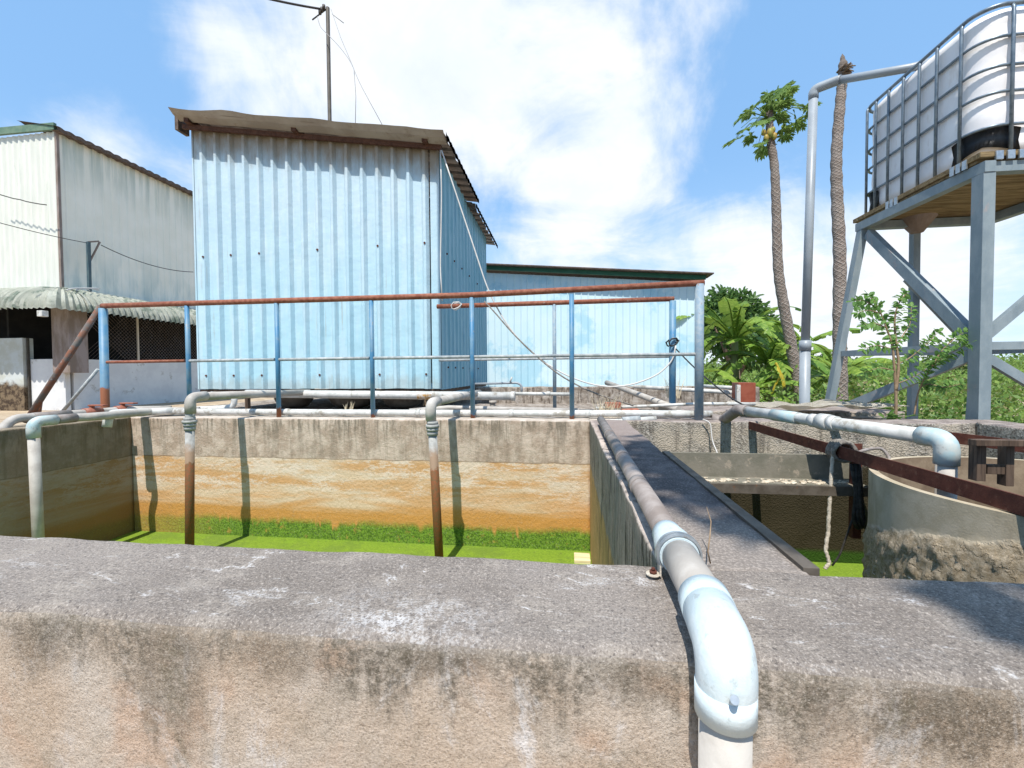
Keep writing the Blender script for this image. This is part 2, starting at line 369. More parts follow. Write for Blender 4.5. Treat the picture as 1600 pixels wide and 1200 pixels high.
def dirtypipe(t, b):
    p = t.pos(); z = t.sep(p)[2]; n = t.noise(p, 20, 6, .7)
    c = t.mix(t.step(n, .38, .62), (.27, .27, .255), (.38, .375, .35))
    q = t.m('ADD', z, t.m('MULTIPLY', n, .14))
    c = t.mix(t.step(q, -.04, -.13), c, (.25, .17, .11))
    c = t.mix(t.step(q, -.19, -.20), c, t.mix(t.step(t.noise(p, 60, 4, .7), .4, .6), (.20, .07, .025), (.13, .075, .03)))
    setp(t, b, c, .7, 0, t.bump(n, .0012))
mat('pipe_dirty', dirtypipe)
simple('galvanised', (.36, .40, .43), (.47, .50, .52), 40, .38, metal=.7, c3=(.30, .25, .2), s3=18, l3=.62)
simple('tower_steel', (.18, .225, .25), (.235, .28, .30), 8, .55, c3=(.33, .27, .25), s3=7, l3=.57, a3=.6, bump=.0008, st=(1, 1, .5))
simple('cage_steel', (.13, .17, .21), (.20, .245, .285), 20, .4, metal=.45, spec=.5)
def tankm(t, b):
    p = t.pos(); c = t.mix(t.step(t.noise(p, 3, 5, .6), .4, .65), (.76, .74, .74), (.82, .80, .79))
    c = t.mix(t.m('MULTIPLY', t.step(t.noise(t.scale(p, (1, 1, .3)), 9, 6, .7), .56, .68), .3), c, (.5, .42, .33))
    setp(t, b, c, .45, 0, t.bump(t.noise(p, 4, 3), .006), .35); b.inputs['Subsurface Weight'].default_value = .0
    b.inputs['Subsurface Radius'].default_value = (.05, .05, .05)
mat('tank_plastic', tankm)
simple('black_plastic', (.012, .017, .025), (.02, .026, .034), 8, .4, spec=.5)
def wood(name, c1, c2, ax):
    def fn(t, b):
        p = t.pos(); s = [3, 3, 3]; s[ax] = .25
        q = t.scale(p, s); w = t.noise(q, 9, 7, .65, 1.2); g = t.noise(t.scale(p, [40 if i != ax else 1.5 for i in range(3)]), 3, 4)
        c = t.mix(t.step(w, .38, .6), c1, c2); c = t.mix(t.m('MULTIPLY', t.step(g, .52, .6), .5), c, (c1[0]*.35, c1[1]*.35, c1[2]*.35))
        setp(t, b, c, .8, 0, t.bump(w, .004))
    return mat(name, fn)
wood('pallet_wood', (.15, .10, .045), (.27, .195, .10), 0); wood('brown_wood', (.07, .045, .03), (.12, .08, .055), 2)
wood('plank_wood', (.62, .50, .28), (.75, .64, .40), 0); wood('purlin_wood', (.07, .03, .018), (.11, .05, .03), 1)
def shedm(name, top, bot, rustz, amt):
    def fn(t, b):
        p = t.pos(); z = t.sep(p)[2]
        c = t.mix(t.step(z, .3, 2.3), bot, top)
        c = t.mix(t.m('MULTIPLY', t.step(t.noise(p, 60, 5, .7), .5, .68), .35), c, (.30, .50, .56))
        c = t.mix(t.m('MULTIPLY', t.step(t.noise(t.scale(p, (1, 1, .15)), 9, 5, .6), .46, .6), .25), c, (.60, .66, .68))
        zz = t.m('ADD', z, t.m('MULTIPLY', t.noise(t.scale(p, (1, 1, .3)), 8, 5, .7), .5))
        slope = t.m('ADD', zz, t.m('MULTIPLY', t.sep(p)[0], .148))
        c = t.mix(t.m('MULTIPLY', t.step(slope, rustz-.15, rustz+.2), amt), c, (.25, .20, .14))
        c = t.mix(t.m('MULTIPLY', t.step(t.m('SUBTRACT', z, t.m('MULTIPLY', t.noise(t.scale(p, (1, 1, .3)), 12, 5, .7), .35)), .16, .05), .5), c, (.34, .38, .36))
        run = t.m('MULTIPLY', t.step(t.noise(t.scale(p, (1, 1, .03)), 17, 5, .7), .60, .68), t.step(t.noise(p, 2.2, 4), .45, .6))
        c = t.mix(t.m('MULTIPLY', run, .45), c, (.30, .27, .22))
        setp(t, b, c, .5, 0, t.bump(t.noise(p, 4, 4, .6), .012), .35)
    return mat(name, fn)
shedm('shed_sheet', (.43, .56, .645), (.365, .57, .65), 2.38, .95)
simple('shed_side_shaded', (.20, .40, .48), (.27, .46, .54), 12, .5, st=(1, 1, .2), bump=.003, bs=5, c3=(.12, .30, .42), s3=6, l3=.56, a3=.5)  # same blue sheet, painted darker for the shaded side
simple('roof_sheet', (.20, .16, .13), (.27, .225, .185), 8, .6, c3=(.12, .09, .07), s3=5, l3=.55, bump=.003, bs=8)
simple('roof_flash', (.27, .22, .18), (.34, .29, .24), 3, .6, c3=(.2, .15, .11), s3=4, l3=.56, a3=.6)
simple('rusty_roof', (.075, .055, .045), (.15, .11, .09), 14, .8, c3=(.2, .1, .06), s3=20, l3=.6)
simple('cream_front', (.62, .63, .56), (.68, .68, .61), 6, .5, st=(1, 1, .12), c3=(.45, .50, .42), s3=5, l3=.58, a3=.4)
def creamside(t, b):
    p = t.pos(); z = t.sep(p)[2]; st_ = t.noise(t.scale(p, (1, 1, .06)), 3.2, 5, .65)
    c = t.mix(t.step(t.noise(p, 1.2, 4), .35, .65), (.80, .77, .66), (.84, .81, .71))
    c = t.mix(t.m('MULTIPLY', t.step(st_, .40, .60), t.step(z, 7.2, 9.7, .0, .5)), c, (.20, .30, .26))
    c = t.mix(t.m('MULTIPLY', t.step(t.noise(t.scale(p, (1, 1, .3)), 1.6, 4), .42, .62), t.step(z, 6.4, 3.6, 0, .6)), c, (.40, .50, .48))
    setp(t, b, c, .55, 0, None, .3)
mat('cream_side', creamside)
simple('green_trim', (.10, .17, .12), (.15, .22, .15), 4, .6)
simple('bracket_teal', (.05, .09, .11), (.08, .12, .13), 4, .6)
simple('trim_dark_green', (.02, .10, .06), (.03, .13, .08), 4, .5)
simple('awning_sheet', (.50, .52, .44), (.62, .63, .55), 1.6, .6, c3=(.17, .24, .18), s3=1.5, l3=.52, a3=.7)
simple('dark_inside', (.006, .006, .006), (.012, .011, .01), 2, .9)  # near-black colour stands in for the unlit hall interior
simple('white_wall', (.60, .60, .60), (.68, .68, .67), 1.2, .8, c3=(.33, .30, .25), s3=1.6, l3=.59, a3=.6)
def dirtywall(t, b):
    p = t.pos(); z = t.sep(p)[2]; n = t.noise(p, 1.8, 7, .7)
    c = t.mix(t.step(n, .4, .6), (.50, .53, .52), (.44, .45, .40))
    q = t.m('ADD', z, t.m('MULTIPLY', n, 1.0))
    c = t.mix(t.step(q, .62, .35), c, t.mix(t.step(t.noise(p, 5, 6, .7), .42, .58), (.05, .032, .02), (.18, .13, .08)))
    setp(t, b, c, .9, 0, t.bump(n, .01))
mat('dirty_wall', dirtywall)
simple('column_concrete', (.19, .145, .115), (.28, .23, .21), 3, .9, bump=.004, bs=20, st=(1, 1, .3))
simple('blue_sheet', (.52, .69, .75), (.58, .72, .77), 1.2, .5, c3=(.25, .52, .66), s3=.8, l3=.53, a3=.55)
simple('vat_clay', (.16, .125, .095), (.24, .20, .16), 6, .85, bump=.002)
simple('brick_red', (.30, .10, .06), (.40, .16, .10), 30, .9, bump=.002)
simple('red_brown_paint', (.22, .055, .03), (.27, .08, .045), 10, .5, c3=(.1, .04, .03), s3=12, l3=.62)
simple('valve_red', (.26, .085, .05), (.33, .13, .09), 20, .6)
simple('sackcloth', (.50, .46, .38), (.58, .54, .47), 6, .9, bump=.002)
simple('cable_white', (.52, .50, .47), (.6, .58, .55), 10, .5)
simple('cable_black', (.02, .02, .022), (.03, .03, .03), 10, .5)
simple('rope_dirty', (.14, .125, .11), (.26, .235, .205), 50, .95, bump=.004, bs=160)
simple('rope_black', (.018, .017, .015), (.05, .045, .04), 40, .9, bump=.003, bs=160)
simple('rope_tan', (.46, .40, .32), (.60, .54, .45), 60, .95, bump=.004, bs=200)
simple('straw', (.55, .46, .30), (.62, .54, .40), 20, .9)
simple('crust', (.42, .34, .24), (.62, .54, .42), 40, .95, bump=.01, bs=70)
simple('plate_mud', (.15, .14, .105), (.20, .18, .14), 9, .85, bump=.002, c3=(.40, .33, .25), s3=16, l3=.58, a3=.5)
simple('soil', (.32, .24, .16), (.46, .37, .26), 2, .95, bump=.02, bs=8)
simple('pole_metal', (.045, .04, .03), (.07, .06, .05), 6, .6)
simple('wire_dark', (.05, .045, .04), None)
simple('wire_grey', (.30, .29, .28), None)
def weed(t, b):
    p = t.pos(); v = t.vor(p, 130, out='Color')
    c = t.mix(t.sep(v)[0], (.115, .19, .014), (.185, .275, .022)); c = t.mix(t.m('MULTIPLY', t.step(t.noise(p, 5, 4), .55, .68), .4), c, (.16, .28, .015))
    c = t.mix(t.step(t.noise(p, 28, 5, .7), .63, .67), c, (.09, .12, .02))
    c = t.mix(t.m('MULTIPLY', t.step(t.noise(p, 2.4, 6, .7), .5, .6), .45), c, (.10, .15, .025))
    c = t.mix(t.step(t.noise(p, 90, 3, .6), .68, .72), c, (.35, .38, .15))
    setp(t, b, c, .7, 0, t.bump(t.vor(p, 130), .002), .3)
mat('duckweed', weed)
def leaf(name, c1, c2, c3, s=1.2, tr=.35):
    def fn(t, b):
        p = t.pos(); n = t.noise(p, s, 3); f = t.noise(p, s*9, 2)
        c = t.mix(t.step(n, .38, .62), c1, c2); c = t.mix(t.m('MULTIPLY', t.step(f, .5, .66), .7), c, c3)
        setp(t, b, c, .5, 0, None, .35)
        tl = t.node('ShaderNodeBsdfTranslucent'); t.link(t.mix(.5, c, c3), tl.inputs[0])
        mx = t.node('ShaderNodeMixShader'); mx.inputs[0].default_value = tr
        t.l.new(b.outputs[0], mx.inputs[1]); t.l.new(tl.outputs[0], mx.inputs[2])
        out = [n_ for n_ in t.n if n_.type == 'OUTPUT_MATERIAL'][0]; t.l.new(mx.outputs[0], out.inputs[0])
    return mat(name, fn)
leaf('leaf_banana', (.12, .24, .035), (.22, .35, .05), (.38, .48, .10), 2.5, .4)
leaf('leaf_mango', (.05, .11, .025), (.09, .18, .04), (.17, .28, .07), 1.2)
leaf('leaf_papaya', (.09, .18, .035), (.17, .28, .06), (.30, .40, .12), 5, .45)
leaf('leaf_sapling', (.10, .22, .05), (.16, .30, .07), (.26, .42, .12), 9, .45)
leaf('leaf_bush', (.075, .15, .025), (.15, .26, .045), (.27, .36, .08), .5)
leaf('leaf_bush_dry', (.14, .16, .05), (.24, .20, .09), (.20, .28, .06), .6)
leaf('leaf_tree', (.05, .10, .02), (.08, .15, .03), (.12, .2, .04), 1)
leaf('leaf_yellow', (.55, .42, .03), (.60, .48, .05), (.6, .5, .1), 2)
simple('banana_stem', (.20, .22, .09), (.30, .27, .13), 6, .7, st=(1, 1, .3))
simple('bark', (.12, .085, .06), (.20, .15, .11), 20, .9, bump=.004)
simple('twig', (.22, .15, .09), (.30, .21, .13), 40, .8)
simple('hill_haze_blue', (.07, .13, .17), (.08, .15, .19), .02, .9)  # bluish distance haze painted into the hill colour
simple('fruit', (.35, .22, .05), (.22, .26, .06), 12, .5)
def papbark(t, b):
    p = t.pos()
    x, y, z = t.sep(p)[0:3]
    n = t.noise(p, 14, 4, .6)
    # diamond leaf scars wound round the trunk; uses the local UV laid on the mesh
    uv = t.node('ShaderNodeUVMap').outputs[0]; u_, v_ = t.sep(uv)[0:2]
    wob = t.m('MULTIPLY_ADD', n, 1.1, -.55)
    a = t.m('PINGPONG', t.m('ADD', t.m('ADD', u_, v_), wob), .5); c_ = t.m('PINGPONG', t.m('SUBTRACT', t.m('SUBTRACT', u_, v_), wob), .5)
    d = t.m('MINIMUM', a, c_)
    col = t.mix(t.m('MULTIPLY', t.step(d, .0, .26), t.step(t.noise(p, 5, 4), .3, .6, .4, 1)), (.33, .285, .25), (.18, .14, .115))
    col = t.mix(t.m('MULTIPLY', t.step(n, .5, .7), .5), col, (.30, .24, .2))
    setp(t, b, col, .9, 0, t.bump(t.step(d, .0, .2, 1, 0), .015))
mat('papaya_bark', papbark)

# ================================================================== SETTING
bm = bmesh.new()
vs = [bm.verts.new(p) for p in ((-4000, -60, -1.02), (4000, -60, -1.02), (4000, 5000, -1.02), (-4000, 5000, -1.02))]; bm.faces.new(vs)
tag(finish('ground', bm, 'soil'), None, None, kind='structure')
bm = bmesh.new()
ang = 60; pts = []
for i in range(ang+1):
    a = R(-5 + 75*i/ang); r = 2600; h = -10 + 75*math.exp(-((math.degrees(a)-46.5)/2.5)**2) + 45*math.exp(-((math.degrees(a)-52)/2.2)**2)
    pts.append((Vector((math.sin(a)*r, math.cos(a)*r, -1.5)), Vector((math.sin(a)*(r+500), math.cos(a)*(r+500), h))))
for i in range(ang):
    bm.faces.new([bm.verts.new(q) for q in (pts[i][0], pts[i+1][0], pts[i+1][1], pts[i][1])])
tag(finish('hills', bm, 'hill_haze_blue'), None, None, kind='structure')

# ================================================================== CONCRETE TANK
ZB = -1.6
tank = thing('concrete_tank', 'large open concrete settling tank with stained ochre inner walls and rough grey rims', 'tank', (0, .65, -1.0))
finish('near_wall', sweep('x', -2.6, 2.0, .0125, rprof(.522, .768, -1.02, 0, .022, .008, .014), .0028), 'concrete_near', tank)
# gritty continuation out of the frame
finish('divider_wall', sweep('y', .762, 3.07, .02, rprof(.158, .404, ZB, -.001, .009, .006, .016), .0028), 'concrete_divider', tank)
finish('far_wall', sweep('x', -3.75, .16, .025, rprof(3.06, 3.30, ZB, -.002, .012, .01, .03), .003), 'concrete_far', tank)
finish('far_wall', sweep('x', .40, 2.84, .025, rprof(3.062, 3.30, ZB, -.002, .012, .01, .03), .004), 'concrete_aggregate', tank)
finish('left_wall', sweep('y', .55, 3.06, .03, rprof(-3.52, -3.76, ZB, .002, .012, .01, .03), .003), 'concrete_left', tank)
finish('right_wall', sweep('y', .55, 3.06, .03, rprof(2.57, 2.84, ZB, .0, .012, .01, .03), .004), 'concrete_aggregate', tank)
bm = bmesh.new(); box(bm, (.158, 3.063, ZB), (.402, 3.298, -.004)); finish('wall_joint', bm, 'concrete_far', tank)
# water
bm = bmesh.new(); box(bm, (-3.7, .7, -1.0), (.3, 3.2, -.935)); tag(finish('water', bm, 'duckweed'), None, None, kind='structure')
bm = bmesh.new(); box(bm, (.3, .7, -1.0), (2.7, 3.2, -.937)); tag(finish('water', bm, 'duckweed'), None, None, kind='structure')
# floor behind the tank and the low walls round it
bm = bmesh.new()
for i in range(61):
    for j in range(16):
        x = -4.6+7.25*i/60; y = 3.28+1.02*j/15; bm.verts.new((x, y, -.045 + .012*nz((x, y, 0), 3)))
bm.verts.ensure_lookup_table()
for i in range(60):
    for j in range(15): bm.faces.new([bm.verts[k] for k in (i*16+j, (i+1)*16+j, (i+1)*16+j+1, i*16+j+1)])
tag(finish('slab', bm, 'concrete_slab'), None, None, kind='structure')
bm = bmesh.new(); box(bm, (-4.6, 4.2, -1.02), (.9, 8.6, -.06)); tag(finish('slab', bm, 'concrete_slab'), None, None, kind='structure')
cw = finish('concrete_wall', sweep('x', -1.2, 2.3, .04, rprof(5.5, 5.7, -1.0, .15, .015, .015, .05), .006), 'concrete_slab')
tag(cw, 'low stained concrete wall below the far light blue warehouse', 'wall')
cw = finish('concrete_wall', sweep('x', .9, 2.78, .04, rprof(3.95, 4.45, -1.0, -.005, .015, .02, .05), .008), 'concrete_aggregate')
tag(cw, 'broad rough concrete ledge behind the tank at the foot of the steel tower', 'wall')

# ================================================================== PIPE ALONG THE DIVIDER, FOREGROUND
fp = thing('drain_pipe', 'thick plastic pipe running along the dividing wall and bending down over the near wall', 'pipe', (.17, .48, -1))
XD = .164; YD = .482
e1 = at(1104, 943, z=.042); cpl = at(1056, 850, z=.042)
c2 = at(1044, 838, z=.04); farp = at(939, 656, z=.035)
top = [farp, c2]
tubeobj('thin_pipe', [farp + (farp-c2).normalized()*.02, c2.lerp(cpl, .3)], .0235, 'pvc_brown', fp, 24)
ax = (e1-c2).normalized()
for tt in (.34, .63, .82):
    q = farp.lerp(c2, tt); tubeobj('joint', [q-ax*.02, q+ax*.02], .0252, 'pvc_brown', fp, 24)
bm = bmesh.new(); tube(bm, [c2-ax*.012, c2+ax*.010, c2+ax*.04, c2+ax*.085, c2+ax*.09], [.0262, .0275, .0318, .0318, .0305], 32); finish('reducer', bm, 'pvc_elbow', fp)
tubeobj('thick_pipe', [c2+ax*.07, e1+ax*.02], .0276, 'pvc_dusty', fp, 32)
P0 = e1 - ax*.012; P3 = Vector((XD+.003, YD-.006, at(1135, 1152, y=YD-.038).z))
corner = Vector((XD+.004, YD-.006, .040))
path = rnd([P0, corner, P3], .2, 22)
bm = bmesh.new(); tube(bm, path, [.0315-.0013*i/len(path) for i in range(len(path))], 40); el = finish('elbow', bm, 'pvc_elbow', fp)
for c_, d_, nm in ((P0, (P0-corner).normalized(), 'rim'), (P3, Vector((0, 0, -1)), 'rim')):
    tubeobj('socket', [c_+d_*.001, c_-d_*.031], .0321 if c_ is P0 else .0307, 'pvc_elbow', el, 40)
tubeobj('screw', [at(1148, 1093, y=YD-.036), at(1148, 1094, y=YD-.0425)], .0042, 'galvanised', el, 14)
tubeobj('thick_pipe', [Vector((XD+.003, YD-.006, P3.z+.03)), Vector((XD, YD-.004, -.98))], .0262, 'pvc_dusty', fp, 32)
# clamp: saddle strap with two ears and bolts
cl_c = c2 + ax*.078
cl = thing('pipe_clamp', None, None)
C.objects.unlink(cl); bpy.data.objects.remove(cl)
bm = bmesh.new()
side = ax.cross(Vector((0, 0, 1))).normalized(); upv = side.cross(ax).normalized()
def strap(bm, c, r0, w, t_, a0, a1, n=30):
    rings = []
    for i in range(n+1):
        a = a0+(a1-a0)*i/n; d = side*math.cos(a) + upv*math.sin(a)
        rings.append([bm.verts.new(c + d*r + ax*s) for r, s in ((r0, -w/2), (r0+t_, -w/2), (r0+t_, w/2), (r0, w/2))])
    for i in range(n):
        for k in range(4): bm.faces.new((rings[i][k], rings[i][(k+1) % 4], rings[i+1][(k+1) % 4], rings[i+1][k]))
    bm.faces.new(rings[0]); bm.faces.new(rings[-1][::-1])
strap(bm, cl_c, .0322, .022, .0018, R(-35), R(215)); strap(bm, cl_c, .034, .004, .0028, R(-35), R(215)); strap(bm, cl_c+ax*.008, .034, .003, .0016, R(-35), R(215))
cl = finish('clamp', bm, 'galvanised', fp)
for sg in (-1, 1):
    c0 = Vector((cl_c.x, cl_c.y, .006)) + Vector((sg*.0285, 0, 0))
    bm = bmesh.new(); 
    beam(bm, cl_c + Vector((sg*.030, 0, -.016)), Vector((cl_c.x+sg*.030, cl_c.y-.002, .006)), .002, .02, up=(0, 1, 0))
    tube(bm, [c0+Vector((sg*.012, -.004, 0)), c0+Vector((sg*.012, -.004, .0025))], .0115, 20)
    finish('clamp_ear', bm, 'galvanised' if sg > 0 else 'rope_tan', cl)
    bm = bmesh.new(); q = c0+Vector((sg*.012, -.004, .0025)); tube(bm, [q, q+Vector((0, 0, .0045))], .0062, 6); tube(bm, [q+Vector((0, 0, .0045)), q+Vector((0, 0, .009))], .003, 10)
    finish('bolt', bm, 'rust_beam', cl)
tw = [at(1110, 880, z=.005), at(1106, 862, z=.03), at(1109, 840, z=.05), at(1111, 815, z=.065), at(1104, 792, z=.08)]
tag(tubeobj('twig', tw, [.0014, .0012, .0012, .001, .0006], 'twig', None, 6), 'thin dry curved twig standing up beside the metal pipe clamp', 'twig')
# steel bar on the divider edge, and ledge
bm = bmesh.new(); box(bm, (.396, .775, -.022), (.422, 1.86, .006), .001)
tag(finish('steel_bar', bm, 'dark_bar'), 'dark flat steel bar along the right edge of the dividing wall', 'steel bar')
tr = thing('sludge_trough', 'muddy steel trough crusted with dried sludge spanning the right tank chamber', 'trough', (.8, 1.85, -.15))
TY = 2.2; tz = [at(1180, v, y=yy).z for v, yy in ((709, TY), (746, TY), (757, TY-.12), (771, TY-.12))]; TX = at(1330, 740, y=TY).x
bm = bmesh.new(); box(bm, (.41, TY, tz[1]-.01), (TX, TY+.012, tz[0]), .001); finish('back_plate', bm, 'plate_mud', tr)
bm = bmesh.new(); box(bm, (.41, TY-.115, tz[1]-.007), (TX, TY-.001, tz[1])); finish('floor_plate', bm, 'plate_mud', tr)
bm = bmesh.new(); box(bm, (.41, TY-.125, tz[3]), (TX, TY-.117, tz[2])); finish('lip', bm, 'dark_bar', tr)
bm = bmesh.new()
for i in range(150):
    x = random.uniform(.43, TX-.02); y = random.uniform(TY-.11, TY-.04); s = random.uniform(.003, .011)*(1 if y < TY-.07 else .5)
    r = bmesh.ops.create_icosphere(bm, subdivisions=1, radius=s, matrix=Matrix.Translation((x, y, tz[1]+.003)) @ Matrix.Diagonal((1.7, 1, .7, 1)))
    for v in r['verts']: v.co += noise.noise_vector(v.co*60)*.005
tag(finish('sludge_crust', bm, 'crust', tr), None, None, None, 'stuff')

# ================================================================== RIGHT CHAMBER: shell, beams, grey pipe
sh = thing('round_well', 'round concrete well inside the right chamber with dried sludge round its lower half', 'well', (1.72, 1.6, -1.0))
bm = bmesh.new(); n = 440; rings = []
zz = [-1.2, -.95] + [-.95+.95*i/64 for i in range(1, 65)]
for z in zz:
    ring = []
    for k in range(n):
        a = 2*math.pi*k/n; r = .59
        q = Vector((math.cos(a)*r, math.sin(a)*r, z))
        zc_ = -.045-.267*(q.y+.4)+.03*nz(q, 9)
        if z < zc_:
            m_ = min(1, (zc_-z)/.04); w = abs(nz(q, 12))*.007 + max(0, nz(q, 30)-.12)*.015 + max(0, nz(q+Vector((5, 0, 0)), 60)-.1)*.014
            q = Vector((math.cos(a)*(r+w*m_+.006*m_), math.sin(a)*(r+w*m_+.006*m_), z))
        ring.append(bm.verts.new(q))
    rings.append(ring)
inner = [[bm.verts.new((math.cos(2*math.pi*k/n)*.565, math.sin(2*math.pi*k/n)*.565, z)) for k in range(n)] for z in (0, -.3, -1.2)]
allr = rings + inner
for i in range(len(allr)-1):
    for k in range(n):
        f = bm.faces.new((allr[i][k], allr[i][(k+1) % n], allr[i+1][(k+1) % n], allr[i+1][k])); f.smooth = i not in (len(rings)-1, len(rings)-2); f.material_index = 1 if i >= len(rings) else 0
bmesh.ops.recalc_face_normals(bm, faces=bm.faces)
for v in bm.verts: v.co += Vector((1.72, 1.6, -.056))
finish('shell', bm, 'concrete_shell', sh).data.materials.append(MAT['well_inside'])
bm = bmesh.new()
for i in range(90):
    a = R(random.uniform(150, 290)); z = random.uniform(-.9, -.14 if a > R(215) else -.3)-.03; rr_ = .598
    r = bmesh.ops.create_icosphere(bm, subdivisions=1, radius=random.uniform(.004, .012), matrix=Matrix.Translation((1.72+math.cos(a)*rr_, 1.6+math.sin(a)*rr_, z)) @ Matrix.Rotation(a, 4, 'Z') @ Matrix.Diagonal((.8, 1.6, .8, 1)))
    for v in r['verts']: v.co += noise.noise_vector(v.co*70)*.006
tag(finish('sludge_flakes', bm, 'crust', sh), None, None, None, 'stuff')
bm = bmesh.new(); a = at(1335, 700, y=2.12); beam(bm, (a.x, 2.11, .01), (a.x, 2.11, -.42), .035, .03, up=(0, 1, 0), L=True); finish('bracket', bm, 'rust_beam', sh)
def steelbeam(a, b, w, h, label):
    bm = bmesh.new(); beam(bm, a, b, w, h, L=True, t=.006); return tag(finish('steel_beam', bm, 'rust_beam'), label, 'steel beam')
b1a = Vector((1.235, 3.055, -.026)); b1b = Vector((1.225, .45, -.026))
bm = bmesh.new(); beam(bm, b1b, b1a, .05, .052, L=True, t=.007); tag(finish('steel_beam', bm, 'rust_beam'), 'rusty angle iron beam with a rope coiled round it above the round well', 'steel beam')
b2a = at(1264, 655, y=3.2); b2b = at(1600, 697, y=2.3)
bm = bmesh.new(); beam(bm, b2a.lerp(b2b, 1.25), b2a, .05, .056, L=True, t=.007); tag(finish('steel_beam', bm, 'rust_beam'), 'rusty steel beam lying behind the grey elbow pipe at the rim of the right chamber', 'steel beam')
# grey pipe with union
gp = thing('drain_pipe', 'grey plastic pipe with union joint and elbow dropping into the round well', 'pipe', (1.25, 1.6, 0))
g0 = at(1158, 641, z=.105); g1 = at(1462, 684, z=.105); gd = (g1-g0).normalized(); gl = (g1-g0).length
tubeobj('pipe', [g0, g1], .0275, 'pvc_white', gp, 24)
def tt(u): # distance along pipe for pixel u
    best = min(range(200), key=lambda i: abs(u_of(g0.lerp(g1, i/199))-u)); return g0.lerp(g1, best/199)
def u_of(p):
    d = p-CAM; return 800 + F*d.dot(AR)/d.dot(AF)
q = tt(1225); tubeobj('sleeve', [tt(1208), tt(1248)], .0305, 'pvc_glue', gp, 24)
un = finish('union_joint', (lambda bm: (tube(bm, [tt(1268), tt(1280)], .0315, 24), tube(bm, [tt(1281), tt(1298)], .0375, 12), tube(bm, [tt(1299), tt(1308)], .033, 24), bm)[-1])(bmesh.new()), 'pvc_white', gp)
epath = rnd([tt(1440), g1+gd*.035, g1+gd*.035+Vector((0, 0, -.085))], .045, 8)
bm = bmesh.new(); tube(bm, epath, .0335, 28); finish('elbow', bm, 'pvc_glue', gp)
tubeobj('down_pipe', [g1+gd*.035+Vector((0, 0, -.07)), g1+gd*.035+Vector((0, 0, -.5))], .0275, 'pvc_dusty', gp, 24)
w0 = at(1112, 654, y=3.17)
bm = bmesh.new(); tube(bm, rnd([g0+gd*.06, g0-gd*.03, w0+Vector((.07, -.02, -.01)), w0], .05, 6), .034, 20); finish('elbow', bm, 'pvc_brown', gp)
# wooden frame at the right edge
wf = thing('wooden_frame', 'dark brown wooden frame standing on the rim of the round well at the right edge', 'frame', (1.5, 1.6, 0))
yq = 1.5
def pxbox(name, u0, v0, u1, v1, y, dy, m_, parent):
    a = at(u0, v1, y=y); b = at(u1, v0, y=y); bm = bmesh.new(); box(bm, (a.x, y, a.z), (b.x, y+dy, b.z), .0015); return finish(name, bm, m_, parent)
pxbox('post', 1526, 690, 1542, 752, yq, .03, 'brown_wood', wf); pxbox('post', 1572, 697, 1586, 760, yq, .03, 'brown_wood', wf)
pxbox('crosspiece', 1526, 689, 1640, 697, yq-.034, .03, 'brown_wood', wf); pxbox('crosspiece', 1543, 727, 1571, 741, yq+.005, .02, 'brown_wood', wf)

# ropes on the beam
rp = thing('rope', 'grey rope knotted round the rusty beam with one end hanging to the green water', 'rope', (1.23, 1.9, 0))
k0 = at(1313, 707, x=1.21); k0.y = at(1313, 722, x=1.235).y
bm = bmesh.new()
for i in range(4):
    cy_ = k0.y + .03 - .02*i; pth = []
    for k in range(17):
        a = 2*math.pi*k/16; pth.append(Vector((1.235+math.cos(a)*(.038+.003*i), cy_+.006*math.sin(2*a)+random.uniform(-.003, .003), -.026+math.sin(a)*(.040+.003*(i % 2)))))
    tube(bm, pth, .0095, 8)
finish('coil', bm, 'rope_dirty', rp)
hang = [at(1302, 700, y=k0.y-.02), at(1299, 740, y=k0.y-.03), at(1296, 790, y=k0.y-.04), at(1294, 830, y=k0.y-.04), at(1290, 860, y=k0.y-.05), at(1296, 880, y=k0.y-.06), at(1288, 890, y=k0.y-.06)]
hp = []
for i in range(len(hang)-1):
    for k in range(9): hp.append(hang[i].lerp(hang[i+1], k/9) + Vector((random.uniform(-.001, .001), 0, 0)))
bm = bmesh.new(); tube(bm, hp, [.0065+.0024*abs(math.sin(i*1.05)) for i in range(len(hp))], 8); finish('hanging_end', bm, 'rope_tan', rp)
rb = thing('rope', 'bundle of black rope and hose hanging from the rusty beam beside the well', 'rope', (1.23, 1.8, 0))
bm = bmesh.new(); yk = k0.y-.10
for off in (0, 6, 12):
    tube(bm, rnd([at(1330+off, 725, y=yk), at(1338+off*.5, 770, y=yk-.01*off/6), at(1333+off, 810, y=yk-.01), at(1340+off, 825, y=yk)], .05), .0075, 8)
tube(bm, rnd([at(1345, 730, y=yk), at(1348, 790, y=yk), at(1352, 818, y=yk), at(1340, 829, y=yk), at(1332, 815, y=yk), at(1340, 780, y=yk)], .04), .005, 8)
tube(bm, rnd([at(1336, 800, y=yk), at(1320, 845, y=yk), at(1312, 868, y=yk), at(1300, 884, y=yk)], .1), .004, 8)
finish('strands', bm, 'rope_black', rb)
bm = bmesh.new(); tube(bm, rnd([at(1330, 712, y=yk), at(1352, 702, y=yk+.06), at(1378, 700, y=yk+.10), at(1391, 716, y=yk+.08), at(1388, 735, y=yk+.05), at(1380, 780, y=yk+.12)], .08), .0065, 10); finish('hose_loop', bm, 'pvc_brown', rb)
wc = [at(1098, 655, y=3.04), at(1110, 660, y=3.02), at(1113, 690, y=3.0), at(1120, 705, y=2.95), at(1126, 740, y=2.4), at(1131, 778, y=2.2)]
tag(tubeobj('cable', rnd(wc, .05), .004, 'cable_white', None, 8), 'short pale cable hanging down the tank wall beside the corner rail post', 'cable')

